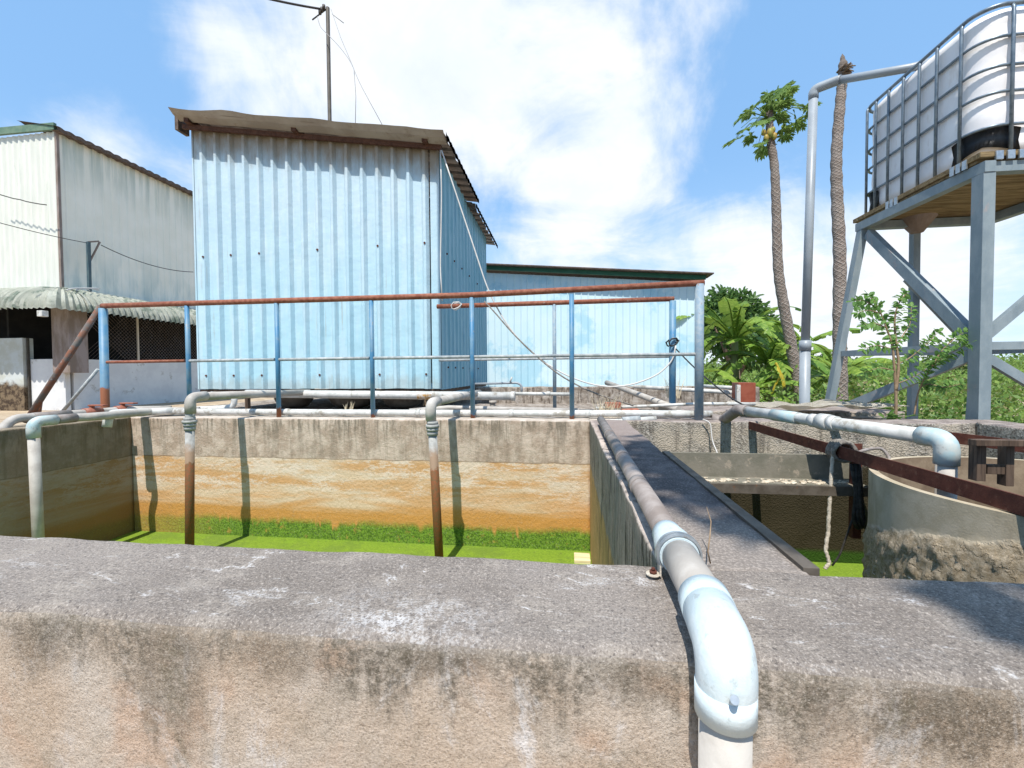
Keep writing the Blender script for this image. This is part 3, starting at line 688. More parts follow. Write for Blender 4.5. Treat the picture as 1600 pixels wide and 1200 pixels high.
# ================================================================== FRONT HAND RAIL
hr = thing('hand_rail', 'front hand rail with rusty red top pipe and blue posts along the far tank wall', 'railing', (-1.5, 3.16, 0))
YR = 3.16
us = [157, 292, 432, 580, 737, 893, 1090]; tops = [478, 474, 470, 466, 461, 456, 440]
tubeobj('top_rail', [at(160, 478, y=YR), at(432, 470, y=YR), at(737, 461, y=YR), at(1100, 442, y=YR)], .0215, 'rust_rail', hr, 20)
for i, u in enumerate(us):
    tp = at(u + (4 if i == 0 else 0) + (3 if i == 6 else 0), tops[i]+4, y=YR); 
    r = .030 if i in (0, 6) else .0175
    bt = Vector((tp.x, YR, -.01 if 1 < i else -.9 if i == 0 else -.01))
    if i == 0: bt.x -= .02
    tubeobj('post', [bt, tp], r, 'blue_post' if i < 6 else 'weathered_post', hr, 18)
for i in range(6):
    va = 565-2*i*.95
    a = at(us[i]+4, 566-2.1*i, y=YR); b = at(us[i+1]-3, 566-2.1*(i+1), y=YR)
    tubeobj('mid_rail', [a, b], .0125, 'rust_rail' if i == 0 else 'grey_rail', hr, 14)
a = at(158, 478, y=YR); b = at(40, 660, y=2.95)
tubeobj('sloping_rail', [a, b], .0225, 'rust_brace', hr, 16)
tubeobj('sloping_brace', [at(153, 577, y=YR), at(96, 645, y=3.1)], .0125, 'grey_rail', hr, 12)
tubeobj('short_post', [at(62, 625, y=3.0), at(57, 662, y=3.0)], .02, 'blue_post', hr, 12)

# BACK HAND RAIL
YB = 4.05
br = thing('hand_rail', 'shorter back hand rail before the warehouse with a cable knotted on its corner', 'railing', (0, YB, 0))
tubeobj('top_rail', [at(683, 479, y=YB), at(1053, 467, y=YB)], .022, 'rust_rail', br, 18)
for u, bv, r, m_ in ((866, 639, .0175, 'weathered_post'), (1051, 631, .03, 'blue_post')):
    tp = at(u, 473 if u < 900 else 470, y=YB); tubeobj('post', [Vector((tp.x, YB, -.05)), tp], r, m_, br, 16)
tubeobj('mid_rail', [at(686, 563, y=YB), at(1048, 557, y=YB)], .012, 'grey_rail', br, 12)

# ================================================================== PIPES ON THE FAR WALL
def ring(o, p, d, r, w=.018, name='coupling', m_='pvc_white'):
    d = d.normalized(); return tubeobj(name, [p-d*w, p+d*w], r, m_, o, 18)
wp = thing('water_pipe', 'long white plastic pipe lying on top of the far tank wall behind the rail posts', 'pipe', (-1, 3.22, 0))
pa = at(205, 652, y=3.20); pb = at(1118, 652, y=3.20); pa.z = pb.z = .032
tubeobj('pipe', [Vector((-3.28, 3.20, .034)), Vector((-1.5, 3.215, .03)), Vector((.55, 3.21, .034)), Vector((1.02, 3.19, .034))], .0255, 'pvc_white', wp, 18)
for x in (-2.95, -2.25, -1.15, -.42, .15, .8): ring(wp, Vector((x, 3.212, .032)), Vector((1, 0, 0)), .0285)
bm = bmesh.new(); p_ = Vector((-3.28, 3.20, .034))
tube(bm, rnd([p_, p_+Vector((-.13, -.10, .006)), p_+Vector((-.13, -.40, .02)), p_+Vector((-.13, -.42, -.08))], .05, 6), .030, 20); finish('elbow', bm, 'pvc_white', wp)
def hangpipe(u, vtop, vun, Y, label, udx, toY, toz):
    o = thing('inlet_pipe', label, 'pipe', at(u, 700, y=Y))
    e = at(u, vtop, y=Y); x0 = e.x
    low = Vector((x0+udx, Y, -1.0)); z0 = e.z
    end = Vector((x0+.03, toY, toz))
    bm = bmesh.new(); tube(bm, rnd([Vector((x0, Y, z0-.11)), Vector((x0, Y, z0)), Vector((x0+.008, Y+.12, z0+.004))], .05, 8), .0335, 24); finish('elbow', bm, 'pvc_dusty', o)
    tubeobj('back_pipe', [Vector((x0+.004, Y+.10, z0+.003)), end], .029, 'pvc_dusty', o, 20)
    zu = at(u, vun, y=Y).z
    tubeobj('pipe', [Vector((x0, Y, z0-.09)), Vector((x0+udx*.2, Y, zu))], .029, 'pipe_dirty', o, 20)
    bm = bmesh.new(); c = Vector((x0+udx*.2, Y, zu))
    tube(bm, [c+Vector((0, 0, .02)), c+Vector((0, 0, .0))], .044, 8); tube(bm, [c+Vector((0, 0, -.002)), c+Vector((0, 0, -.022))], .038, 20); tube(bm, [c+Vector((0, 0, .04)), c+Vector((0, 0, .02))], .035, 20); tube(bm, [c+Vector((0, 0, -.022)), c+Vector((0, 0, -.05))], .034, 20)
    finish('union_joint', bm, 'pipe_dirty', o)
    tubeobj('lower_pipe', [c+Vector((0, 0, -.04)), low], .0275, 'pipe_dirty', o, 20)
    return o
hangpipe(297, 621, 661, 2.63, 'left one of two elbowed pipes with rusty lower ends dropping into the main tank', -.04, 3.95, .16)
o = hangpipe(673, 630, 668, 2.63, 'rusty ended elbow pipe dropping into the tank below the right corner of the blue shed', .05, 4.0, .15)
# pipe run in the left corner of the tank
lp = thing('inlet_pipe', 'pale pipe bending down the shaded left tank wall without rust', 'pipe', (-3.4, 2.35, 0))
xl = -3.42; e = at(52, 668, x=xl); e.z = .045
tubeobj('down_pipe', [Vector((xl, e.y, .0)), Vector((xl+.01, e.y, -1.0))], .029, 'pvc_dusty', lp, 20)
bm = bmesh.new(); tube(bm, rnd([Vector((xl, e.y, -.06)), Vector((xl, e.y, .045)), Vector((xl+.005, e.y+.12, .045))], .05, 8), .034, 22); finish('elbow', bm, 'pvc_glue', lp)
tubeobj('pipe', rnd([Vector((xl, e.y+.09, .045)), Vector((xl, e.y+.27, .045)), Vector((xl+.05, e.y+.33, .045)), Vector((xl+.02, 3.2, .04)), Vector((xl+.3, 3.29, .035))], .06), .029, 'pvc_dusty', lp, 18)
tubeobj('sleeve', [Vector((xl, e.y+.12, .045)), Vector((xl, e.y+.24, .045))], .0315, 'pvc_brown', lp, 18)
vp_ = thing('valve_pipe', 'dusty brown pipe with two red valve handles at the left corner of the tank', 'pipe', (-3.6, 2.7, 0))
x2 = -3.62
tubeobj('pipe', rnd([Vector((x2, 2.30, -.05)), Vector((x2, 2.36, .06)), Vector((x2, 3.1, .055)), Vector((x2+.25, 3.27, .05))], .06), .028, 'pvc_dusty', vp_, 18)
tubeobj('sleeve', [Vector((x2, 2.48, .058)), Vector((x2, 2.70, .058))], .032, 'pvc_brown', vp_, 18)
for yy in (2.85, 3.08):
    v_ = finish('valve_body', (lambda bm: (tube(bm, [Vector((x2, yy-.06, .057)), Vector((x2, yy+.06, .057))], .036, 16), tube(bm, [Vector((x2, yy, .06)), Vector((x2, yy, .105))], .016, 12), bm)[-1])(bmesh.new()), 'valve_red', vp_)
    bm = bmesh.new(); box(bm, (x2-.015, yy-.02, .105), (x2+.12, yy+.02, .117), .003); finish('valve_handle', bm, 'valve_red', v_)
# long white pipe under the shed
lw = thing('water_pipe', 'thick white pipe with an orange rust stain running along the foot of the blue shed', 'pipe', (-1.5, 3.85, .1))
YL = 3.85; a = at(385, 615, y=YL); b = at(805, 619, y=YL)
tubeobj('pipe', [a, b], .038, 'pvc_white', lw, 20)
bm = bmesh.new(); q = at(668, 618, y=YL); tube(bm, [q-Vector((.09, 0, 0)), q+Vector((.05, 0, 0))], .0385, 20); finish('rust_stain', bm, (simple('rust_patch', (.42, .22, .05), (.55, .50, .44), 26, .7) and 'rust_patch'), lw)
ring(lw, b-Vector((.02, 0, 0)), Vector((1, 0, 0)), .043)
bm = bmesh.new(); c = at(387, 625, y=YL); box(bm, (c.x-.015, YL-.02, -.05), (c.x+.015, YL+.02, c.z+.02)); finish('support', bm, 'brown_wood', lw)
sp = thing('water_pipe', 'thin white pipe with tee joint between the blue shed and the front rail', 'pipe', (0, 3.9, .1))
tubeobj('pipe', [at(805, 615, y=3.9), at(892, 616, y=3.9)], .016, 'pvc_white', sp, 14)
ring(sp, at(857, 615, y=3.9), Vector((1, 0, 0)), .02)
o = thing('water_pipe', 'short white pipe stub with blue sleeve at the far end of the dividing wall', 'pipe', (.5, 3.1, 0))
tubeobj('pipe', [at(938, 661, y=3.09), at(1025, 654, y=3.12)], .019, 'pvc_white', o, 16); tubeobj('sleeve', [at(972, 657, y=3.10), at(1000, 655, y=3.115)], .025, 'grey_rail', o, 16)
o = thing('water_pipe', 'white pipe with a bend lying on the concrete left of the shed corner', 'pipe', (-2.4, 3.6, 0))
tubeobj('pipe', rnd([at(300, 640, y=3.5), at(345, 638, y=3.5), at(366, 636, y=3.55), at(366, 618, y=3.55), at(330, 616, y=3.6)], .07), .026, 'pvc_white', o, 16)
o = tubeobj('water_pipe', [at(640, 642, y=3.45), at(700, 637, y=3.5), at(905, 642, y=3.42)], .020, 'pvc_dusty', None, 14); tag(o, 'pinkish dusty pipe lying behind the long white wall pipe', 'pipe')
o = tubeobj('water_pipe', [at(930, 638, y=3.55), at(1090, 631, y=3.6), at(1180, 631, y=3.6)], .0125, 'pvc_white', None, 12); tag(o, 'thin white pipe lying behind the loose bricks', 'pipe')
o = tubeobj('water_pipe', [at(948, 598, y=5.3), at(1060, 640, y=3.9)], .03, 'pvc_dusty', None, 14); tag(o, 'brown dusty pipe running back slantwise from the foot of the back rail corner', 'pipe')
o = tubeobj('water_pipe', [at(990, 604, y=5.2), at(1155, 614, y=4.8), at(1160, 626, y=4.8)], .022, 'pvc_white', None, 14); tag(o, 'white pipe crossing behind the back rail corner towards the red brown box', 'pipe')
o = tubeobj('water_pipe', [at(1095, 603, y=5.2), at(1160, 607, y=4.6)], .02, 'pvc_white', None, 12); tag(o, 'short white pipe beside the red brown box in front of the banana plants', 'pipe')
tv = thing('water_tap', 'small grey pipe with a tap at the back corner of the blue shed', 'tap', at(790, 600, y=4.6))
tubeobj('pipe', rnd([at(740, 600, y=4.6), at(808, 598, y=4.6), at(815, 602, y=4.6), at(815, 614, y=4.6)], .03), .013, 'pvc_grey', tv, 10)
tubeobj('handle', [at(797, 597, y=4.58), at(800, 589, y=4.58)], .009, 'pvc_white', tv, 10)
o = thing('pipe_fitting', 'grey threaded pipe fitting standing on the slab by the white pipe end', 'pipe fitting', at(770, 632, y=4))
c = at(770, 636, y=4); bm = bmesh.new(); tube(bm, [Vector((c.x, 4, -.05)), Vector((c.x, 4, .01))], .036, 14); finish('base', bm, 'pvc_dusty', o)
bm = bmesh.new(); tube(bm, [Vector((c.x, 4, .01)), Vector((c.x, 4, .05))], .026, 8); tube(bm, [Vector((c.x, 4, .05)), Vector((c.x, 4, .075))], .034, 14); finish('collar', bm, 'pvc_dusty', o)
# small things on the wall
def brick(u0, v0, u1, v1, y, label):
    a = at(u0, v1, y=y); b = at(u1, v0, y=y); bm = bmesh.new(); box(bm, (a.x, y, a.z), (b.x, y+.1, b.z), .006)
    for v in bm.verts: v.co += noise.noise_vector(v.co*30)*.006
    tag(finish('brick', bm, 'brick_red'), label, 'brick')
brick(946, 629, 971, 638, 3.5, 'broken red brick behind the tuft of dry grass, the farther one')
brick(972, 640, 1000, 650, 3.28, 'red brick lying on the wall pipe near the end of the dividing wall')
bm = bmesh.new(); a = at(1154, 629, y=4.5); b = at(1181, 598, y=4.5); box(bm, (a.x, 4.5, a.z-.06), (b.x, 4.68, b.z), .004)
bx_ = finish('metal_box', bm, 'red_brown_paint'); tag(bx_, 'red brown painted metal box standing behind the tank in front of the banana plants', 'box')
bm = bmesh.new(); box(bm, (a.x-.02, 4.49, a.z-.05), (a.x+.015, 4.53, b.z-.02)); finish('white_edge', bm, 'pvc_white', bx_)
# crumpled sack
bm = bmesh.new(); N_ = 26
for i in range(N_+1):
    for j in range(N_+1):
        s, r_ = i/N_, j/N_; x = 1.5+1.0*s - .15*r_; y = 3.5+.5*r_; 
        z = .055 + .05*nz((x*1.1, y*2, 1), 3) + .03*nz((x, y, 4), 9) + .02*s
        x += .08*nz((r_*3, 0, i*.0), 2)
        bm.verts.new((x, y, z))
bm.verts.ensure_lookup_table()
for i in range(N_):
    for j in range(N_): bm.faces.new([bm.verts[k] for k in (i*(N_+1)+j, (i+1)*(N_+1)+j, (i+1)*(N_+1)+j+1, i*(N_+1)+j+1)])
bmesh.ops.solidify(bm, geom=bm.faces[:], thickness=.006)
tag(finish('sack', bm, 'sackcloth'), 'crumpled beige sack sheet spread on the concrete beyond the grey pipe', 'sack')
# dry grass tuft
def tuft(c, n, h, label, w=.05, m_='straw'):
    bm = bmesh.new()
    for i in range(n):
        b0 = Vector(c) + Vector((random.uniform(-w, w), random.uniform(-w, w)*.6, 0)); hh = h*random.uniform(.4, 1.1)
        tip = b0 + Vector((random.uniform(-.5, .5)*hh, random.uniform(-.3, .3)*hh, hh)); m2 = b0.lerp(tip, .5)+Vector((0, 0, hh*.15))
        s = Vector((.0018, 0, 0)); pts_ = [b0-s, b0+s, m2+s*.8, tip, m2-s*.8]; bm.faces.new([bm.verts.new(q) for q in pts_])
    return tag(finish('dry_grass', bm, m_), label, 'grass tuft')
tuft((.30, 3.33, -.03), 70, .22, 'tuft of dry straw grass between the two loose bricks', .07)
tuft(at(1052, 622, y=4.4), 50, .25, 'dry straw tuft at the foot of the back rail corner post', .06)
tuft(at(545, 641, y=3.5), 16, .08, 'tiny dry weed behind the wall pipe under the shed', .04)
tuft(at(676, 634, y=3.7), 30, .12, 'dry twiggy weed below the rust stain of the thick white pipe', .07, 'twig')
bm = bmesh.new(); a = at(897, 868, z=-.925); b = at(944, 874, z=-.925); box(bm, (a.x, a.y-.10, -.94), (.15, a.y+.03, -.915), .003)
tag(finish('plank', bm, 'plank_wood'), 'pale yellow wooden plank floating on the green water by the dividing wall', 'plank')

# ================================================================== BLUE SHED
shed = thing('metal_shed', 'tall light blue corrugated metal shed with a brown sloping roof behind the tank', 'shed', (-2.6, 4.2, .17))
SX0, SX1, SY0, SY1 = -4.0, -1.275, 4.2, 6.75
def zt(x): return 3.0 + (x-SX0)*(-.42/2.73)           # wall top slope
def ribs(x0, x1, pitch, flat, d, dcrest):
    """profile points along a wall: flat pans and narrow raised ribs"""
    out = []; x = x0
    while x < x1-1e-4:
        for q, o in ((0, 0), (flat*.985, 0), (flat+d, 1), (flat+d+dcrest, 1), (flat+2*d+dcrest, 0)):
            if x+q <= x1: out.append((x+q, o))
        x += pitch
    return out
bm = bmesh.new(); pitch = (SX1-SX0-.06)/16.3; DD = .036
pr = ribs(SX0+.02, SX1-.03, pitch, pitch-.078, .026, .026); prev = None
zl = [.185, .5, 1.0, 1.5, 2.0]
for (x, o) in pr:
    y = SY0 - DD*o; col = [bm.verts.new((x+.002*nz((x, z, 0), 3), y+.004*nz((x*.7, z, 0), 2), z+(.006*nz((x, 0, 0), 9) if z == .185 else 0))) for z in zl] + [bm.verts.new((x, y, zt(x)))]
    if prev:
        for k in range(len(col)-1): bm.faces.new((prev[k], col[k], col[k+1], prev[k+1]))
    prev = col
fw = finish('front_wall', bm, 'shed_sheet', shed)
for (x, s) in ((SX0, 1), (SX1, -1)):
    bm = bmesh.new(); n0 = 6; w = .075 if s < 0 else .03
    pl_ = [(x+s*w, SY0-.006)] + [(x+s*.02*(1-math.sin(a)), SY0+.014-.02*math.cos(a)) for a in [math.pi/2*k/n0 for k in range(n0+1)]] + [(x, SY0+.08)]
    rr = [[bm.verts.new((q[0], q[1], .183)) for q in pl_], [bm.verts.new((q[0], q[1], zt(x)-.005)) for q in pl_]]
    for k in range(len(pl_)-1): bm.faces.new((rr[0][k], rr[0][k+1], rr[1][k+1], rr[1][k]))
    finish('corner_trim', bm, 'shed_sheet', shed)
bm = bmesh.new(); prev = None
for (y, o) in ribs(SY0+.06, SY1, .165, .11, .016, .02):
    x = SX1 + .016*o; col = [bm.verts.new((x, y, .17)), bm.verts.new((x, y, 1.4)), bm.verts.new((x, y, zt(SX1)-.01 - .03*(y-SY0)))]
    if prev:
        for k in range(2): bm.faces.new((prev[k], col[k], col[k+1], prev[k+1]))
    prev = col
finish('side_wall', bm, 'shed_side_shaded', shed)
bm = bmesh.new(); box(bm, (SX0, SY1, .17), (SX1-.01, SY1+.02, 2.55)); box(bm, (SX0, SY0+.1, .17), (SX0+.01, SY1, 2.9)); finish('back_wall', bm, 'shed_side_shaded', shed)
bm = bmesh.new(); box(bm, (SX0+.02, SY0+.012, .13), (SX1-.02, SY0+.06, .178)); box(bm, (SX1-.06, SY0+.07, .13), (SX1-.012, SY1, .168)); finish('base_frame', bm, 'brown_wood', shed)
# roof: two sheets whose wavy edge shows along the right side
def roofsheet(x0, x1, y0, y1, z0, z1, name):
    bm = bmesh.new(); prev = None; y = y0
    prof = ribs(y0, y1, .165, .10, .018, .028)
    for (y, o) in prof:
        col = []
        for k in range(13):
            f = k/12; x = x0+(x1-x0)*f; edge = .02*nz((f*4, 7, 0), 1.5) if y < y0+.01 else 0
            curl = .035*max(0, 1-(y-y0)/.25)*(.6+.4*math.sin(f*5+.5))
            col.append(bm.verts.new((x + .03*nz((y, 1, f > .9), 7)*(k == 12), y+edge, z0+(z1-z0)*f + .03*o - .02*(y-y0) - curl*.4)))
        if prev:
            for k in range(12): bm.faces.new((prev[k], col[k], col[k+1], prev[k+1]))
        prev = col
    bmesh.ops.solidify(bm, geom=bm.faces[:], thickness=.003)
    return finish(name, bm, 'roof_sheet', shed)
YF = SY0-.19
L_ = at(267, 172, y=YF); R_ = at(694, 208, y=YF)
roofsheet(L_.x, R_.x, YF, 5.6, L_.z, R_.z, 'roof')
roofsheet(L_.x, R_.x-.03, 5.35, 7.15, L_.z-.12, R_.z-.12, 'roof')
bm = bmesh.new()
beam(bm, (SX0-.03, SY0-.06, zt(SX0)-.03), (SX1+.06, SY0-.06, zt(SX1)-.035), .03, .045)
finish('eaves_rail', bm, 'purlin_wood', shed)
for x in (-3.92, -2.72, -1.36):
    z_ = zt(x)-.005; bm = bmesh.new(); beam(bm, (x, SY0-.14, z_+.012), (x, SY0+.25, z_+.02), .05, .05); finish('purlin', bm, 'purlin_wood', shed)
bm = bmesh.new(); 
a = at(283, 188, y=SY0-.02); box(bm, (a.x-.02, SY0-.08, a.z-.13), (a.x+.02, SY0+.06, a.z+.03), .004); finish('corner_flashing', bm, 'rusty_roof', shed)
bm = bmesh.new(); prev = None
for k in range(25):
    f = k/24; x = L_.x+(R_.x-L_.x)*f; z = L_.z+(R_.z-L_.z)*f + .012*nz((f*5, 2, 0), 2)
    c_ = [bm.verts.new(q) for q in ((x, YF-.035+.012*nz((f*6, 5, 0), 1), z+.012+.02*nz((f*7, 0, 9), 1)), (x, YF+.02, z-.03), (x, SY0-.085, z-.055))]
    if prev:
        for j in range(2): bm.faces.new((prev[j], c_[j], c_[j+1], prev[j+1]))
    prev = c_
finish('roof_flashing', bm, 'roof_flash', shed)
# wavy rusty edge of the roof seen along the right
for (y0, y1, dz_) in ((YF+.02, 5.58, 0), (5.37, 7.1, -.12)):
    bm = bmesh.new(); prev = None; n_ = int((y1-y0)/.012)
    for i in range(n_+1):
        y = y0+(y1-y0)*i/n_; w = .016*abs(math.sin(y*math.pi/.11)); x = R_.x+.012
        c_ = [bm.verts.new((x, y, R_.z+dz_-.045-.02*(y-YF)+w)), bm.verts.new((x, y, R_.z+dz_+.012-.02*(y-YF)+w))]
        if prev: bm.faces.new((prev[0], c_[0], c_[1], prev[1]))
        prev = c_
    bmesh.ops.solidify(bm, geom=bm.faces[:], thickness=.012); finish('roof_edge', bm, 'rusty_roof', shed)
# screws
crest = [p_[0]+.013 for i, p_ in enumerate(pr) if p_[1] == 1 and i+1 < len(pr) and pr[i+1][1] == 1]
for i, x in enumerate(crest):
    if i in (0, 2, 4, 8, 12, 15):
        for z in (.33, 1.62 + .02*(i-8)/8):
            bm = bmesh.new(); tube(bm, [(x-.0, SY0-DD+.002, z), (x, SY0-DD-.008, z)], .011, 6)
            finish('screw', bm, 'rust_beam', shed)
for y in (4.45, 4.75, 5.1, 5.5, 6.0):
    for z in (.4, 1.6): tubeobj('screw', [(SX1+.014, y, z), (SX1+.026, y, z)], .011, 'rust_beam', shed, 6)
# vats below the shed
for i, (u0, u1, lab) in enumerate(((416, 466, 'rounded clay vat under the shed floor, the leftmost and darkest'), (500, 564, 'rounded clay vat under the shed, the middle one of three'), (587, 646, 'rounded clay vat under the shed nearest its right corner'))):
    a = at(u0, 625, y=4.45); b = at(u1, 625, y=4.45); cx = (a.x+b.x)/2; r = (b.x-a.x)/2*1.12
    bm = bmesh.new(); n = 36; rr = [(.0, -.05), (.45, -.05), (.66, -.035), (.84, .0), (.95, .05), (1, .11), (1.0, .165), (.9, .165), (.9, .12), (0, .1)]
    rings = [[bm.verts.new((cx+math.cos(2*math.pi*k/n)*r*max(q[0], .002), 4.45+r+math.sin(2*math.pi*k/n)*r*max(q[0], .002), q[1])) for k in range(n)] for q in rr]
    for j in range(len(rings)-1):
        for k in range(n): f = bm.faces.new((rings[j][k], rings[j][(k+1) % n], rings[j+1][(k+1) % n], rings[j+1][k])); f.smooth = True
    tag(finish('clay_vat', bm, 'vat_clay'), lab, 'vat', 'clay vats carrying the blue shed')

# ================================================================== WAREHOUSE BEHIND
wh = thing('warehouse', 'light blue corrugated warehouse with dark green roof trim behind the back rail', 'warehouse', (0, 8.5, -1))
yW = 8.5; a = at(700, 418, y=yW); b = at(1100, 436, y=yW); xr = at(1088, 520, y=yW).x
def wz(x): return a.z + (b.z-a.z)*(x-a.x)/(b.x-a.x) - .07
bm = bmesh.new(); prev = None
for (x, o) in ribs(-3.4, xr, .132, .104, .006, .012):
    y = yW - .016*o; c_ = [bm.verts.new((x, y, -1)), bm.verts.new((x, y, 1.0)), bm.verts.new((x, y, wz(x)))]
    if prev:
        for k in range(2): bm.faces.new((prev[k], c_[k], c_[k+1], prev[k+1]))
    prev = c_
finish('front_wall', bm, 'blue_sheet', wh)
bm = bmesh.new(); box(bm, (xr-.01, yW+.02, -1), (xr, 18, wz(xr))); finish('side_wall', bm, 'blue_sheet', wh)
bm = bmesh.new(); beam(bm, (-3.5, yW-.10, wz(-3.5)+.075), (b.x, yW-.10, wz(b.x)+.075), .05, .075); finish('roof_trim', bm, 'trim_dark_green', wh)
bm = bmesh.new(); beam(bm, (-3.5, yW-.05, wz(-3.5)+.12), (b.x+.1, yW-.05, wz(b.x)+.12), .4, .02)
vs = [bm.verts.new(q) for q in ((-3.5, yW-.12, wz(-3.5)+.13), (b.x+.1, yW-.12, wz(b.x)+.13), (b.x+.1, 18, wz(b.x)+.1), (-3.5, 18, wz(-3.5)+.1))]; bm.faces.new(vs)
finish('roof', bm, 'rusty_roof', wh)

# ================================================================== LEFT BUILDING
lb = thing('factory_building', 'tall cream corrugated hall with curved green awning over a white half wall', 'building', (-19.4, 14.35, -1))
XL, YL0, YL1 = -19.4, 14.35, 27.0; ZE = 9.72; ZA = 3.55
bm = bmesh.new(); prev = None; x = -30.0
while x <= XL:
    for q, o in ((0, 0), (.075, 1), (.12, 1), (.20, 0)):
        xx = min(x+q, XL-.02); zc = ZE+ (-.02)*(XL-xx)
        c_ = [bm.verts.new((xx, YL0-.04*o, ZA-.3)), bm.verts.new((xx, YL0-.04*o, zc-.02))]
        if prev: bm.faces.new((prev[0], c_[0], c_[1], prev[1]))
        prev = c_
    x += .26
finish('front_cladding', bm, 'cream_front', lb)
bm = bmesh.new(); prev = None; y = YL0
while y <= YL1:
    for q, o in ((0, 0), (.20, 0), (.235, 1), (.27, 1), (.30, 0)):
        c_ = [bm.verts.new((XL+.03*o, y+q, ZA-.3)), bm.verts.new((XL+.03*o, y+q, ZE-.05))]
        if prev: bm.faces.new((prev[0], c_[0], c_[1], prev[1]))
        prev = c_
    y += .34
finish('side_cladding', bm, 'cream_side', lb)
bm = bmesh.new(); box(bm, (XL-.03, YL0-.05, ZA-.3), (XL+.06, YL0+.04, ZE)); finish('corner_strip', bm, 'column_concrete', lb)
bm = bmesh.new(); box(bm, (-30, YL0-.16, ZE-.02), (XL+.1, YL0-.06, ZE+.24)); finish('front_trim', bm, 'green_trim', lb)
bm = bmesh.new(); prev = None; y = YL0-.2
while y < YL1:
    w = .05*abs(math.sin(y*math.pi/.36)); c_ = [bm.verts.new((q[0], y, q[1]+w)) for q in ((XL+.02, ZE-.1), (XL+.30, ZE-.12), (XL+.32, ZE+.02), (XL-1.5, ZE+.38))]
    if prev:
        for k in range(3): bm.faces.new((prev[k], c_[k], c_[k+1], prev[k+1]))
    prev = c_; y += .045
finish('roof', bm, 'rusty_roof', lb)
# awning: quarter round ribbed sheet along the side and round the corner
bm = bmesh.new(); OV = 1.35; zo = 2.72; hgt = ZA+.12-zo
def awn_ring(base_f, out_f, n=12, bulge=0):
    r = []
    for k in range(n+1):
        a = math.pi/2*k/n; s = math.sin(a); c_ = math.cos(a)
        o = OV*(1-s)**.0*(math.cos(math.pi/2-a*1.0)) if False else OV*math.sin(math.pi/2*(1-k/n))
        z = zo + hgt*(math.sin(math.pi/2*(k/n)))**.75
        z = zo + hgt*math.sqrt(max(0, 1-(o/OV)**2.2)) 
        r.append((o+bulge*(.6+.4*(1-k/n)), z+bulge*.7))
    return r
rings = []
t_ = 0
y = YL1
while y > YL0:                                   # side run, from far to the corner
    for bl in (0, .075, .105, .075): rings.append([(XL+o, y-.0, z) for o, z in awn_ring(0, 0, 12, bl)]); y -= .062
for i in range(25):                               # round the corner (mitre)
    th = math.pi/2*i/24
    m_ = 1/max(math.cos(th), math.sin(th)) if True else 1
    for bl in ((0, .06)[i % 2],):
        rings.append([(XL+o*math.cos(th)*m_ if True else 0, YL0-o*math.sin(th)*m_, z) for o, z in awn_ring(0, 0, 12, bl)])
x = XL+.0
while x > -28:
    for bl in (0, .075, .105, .075): rings.append([(x, YL0-o, z) for o, z in awn_ring(0, 0, 12, bl)]); x -= .062
V_ = [[bm.verts.new(p_) for p_ in r] for r in rings]
for i in range(len(V_)-1):
    for k in range(12): bm.faces.new((V_[i][k], V_[i+1][k], V_[i+1][k+1], V_[i][k+1]))
bmesh.ops.solidify(bm, geom=bm.faces[:], thickness=.02)
finish('awning', bm, 'awning_sheet', lb)
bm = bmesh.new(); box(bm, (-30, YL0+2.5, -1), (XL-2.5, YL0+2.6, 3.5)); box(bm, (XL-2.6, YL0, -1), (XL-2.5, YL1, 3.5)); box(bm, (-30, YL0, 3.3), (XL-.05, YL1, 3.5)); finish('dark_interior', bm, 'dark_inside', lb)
bm = bmesh.new(); box(bm, (XL-.15, YL0+.3, -1.02), (XL, YL1, 1.0), .01); finish('half_wall', bm, 'white_wall', lb)
a = at(42, 562, y=YL0); b = at(92, 562, y=YL0)
bm = bmesh.new(); box(bm, (a.x, YL0+.02, -1.02), (XL-.02, YL0+.2, 1.0), .01); finish('half_wall', bm, 'white_wall', lb)
a2 = at(37, 528, y=YL0-.1)
bm = bmesh.new(); box(bm, (-30, YL0-.15, -1.02), (a2.x, YL0+.2, a2.z), .01); finish('front_panel', bm, 'dirty_wall', lb)
bm = bmesh.new(); box(bm, (a2.x+.04, YL0-.06, -1.02), (a2.x+.1, YL0+.01, a2.z)); finish('drain_pipe', bm, 'pole_metal', lb)
c0 = at(83, 590, y=YL0-.3); c1 = at(110, 590, y=YL0-.3)
bm = bmesh.new(); box(bm, (c0.x, YL0-.3, .45), (c1.x, YL0+.35, 3.4), .01); finish('column', bm, 'column_concrete', lb)
for u in (216,):
    q = at(u, 540, x=XL+.03); bm = bmesh.new(); beam(bm, (XL+.02, q.y, 1.0), (XL+.02, q.y, 3.3), .06, .06, up=(0, 1, 0)); finish('mesh_post', bm, 'rope_tan', lb)
bm = bmesh.new()   # wire mesh in the opening
y = YL0+.5
while y < 24:
    for sg in (-1, 1):
        a_ = Vector((XL-.03, y, 1.0)); b_ = Vector((XL-.03, y+sg*1.9, 2.9)); 
        if YL0+.4 < b_.y < 24.5: tube(bm, [a_, b_], .006, 3, False)
    y += .16
finish('wire_mesh', bm, 'column_concrete', lb)
bm = bmesh.new(); q = at(67, 489, x=XL+1.1); box(bm, (q.x-.12, q.y-.1, q.z-.13), (q.x+.1, q.y+.1, q.z+.08), .02); finish('lamp_box', bm, 'pvc_white', lb)
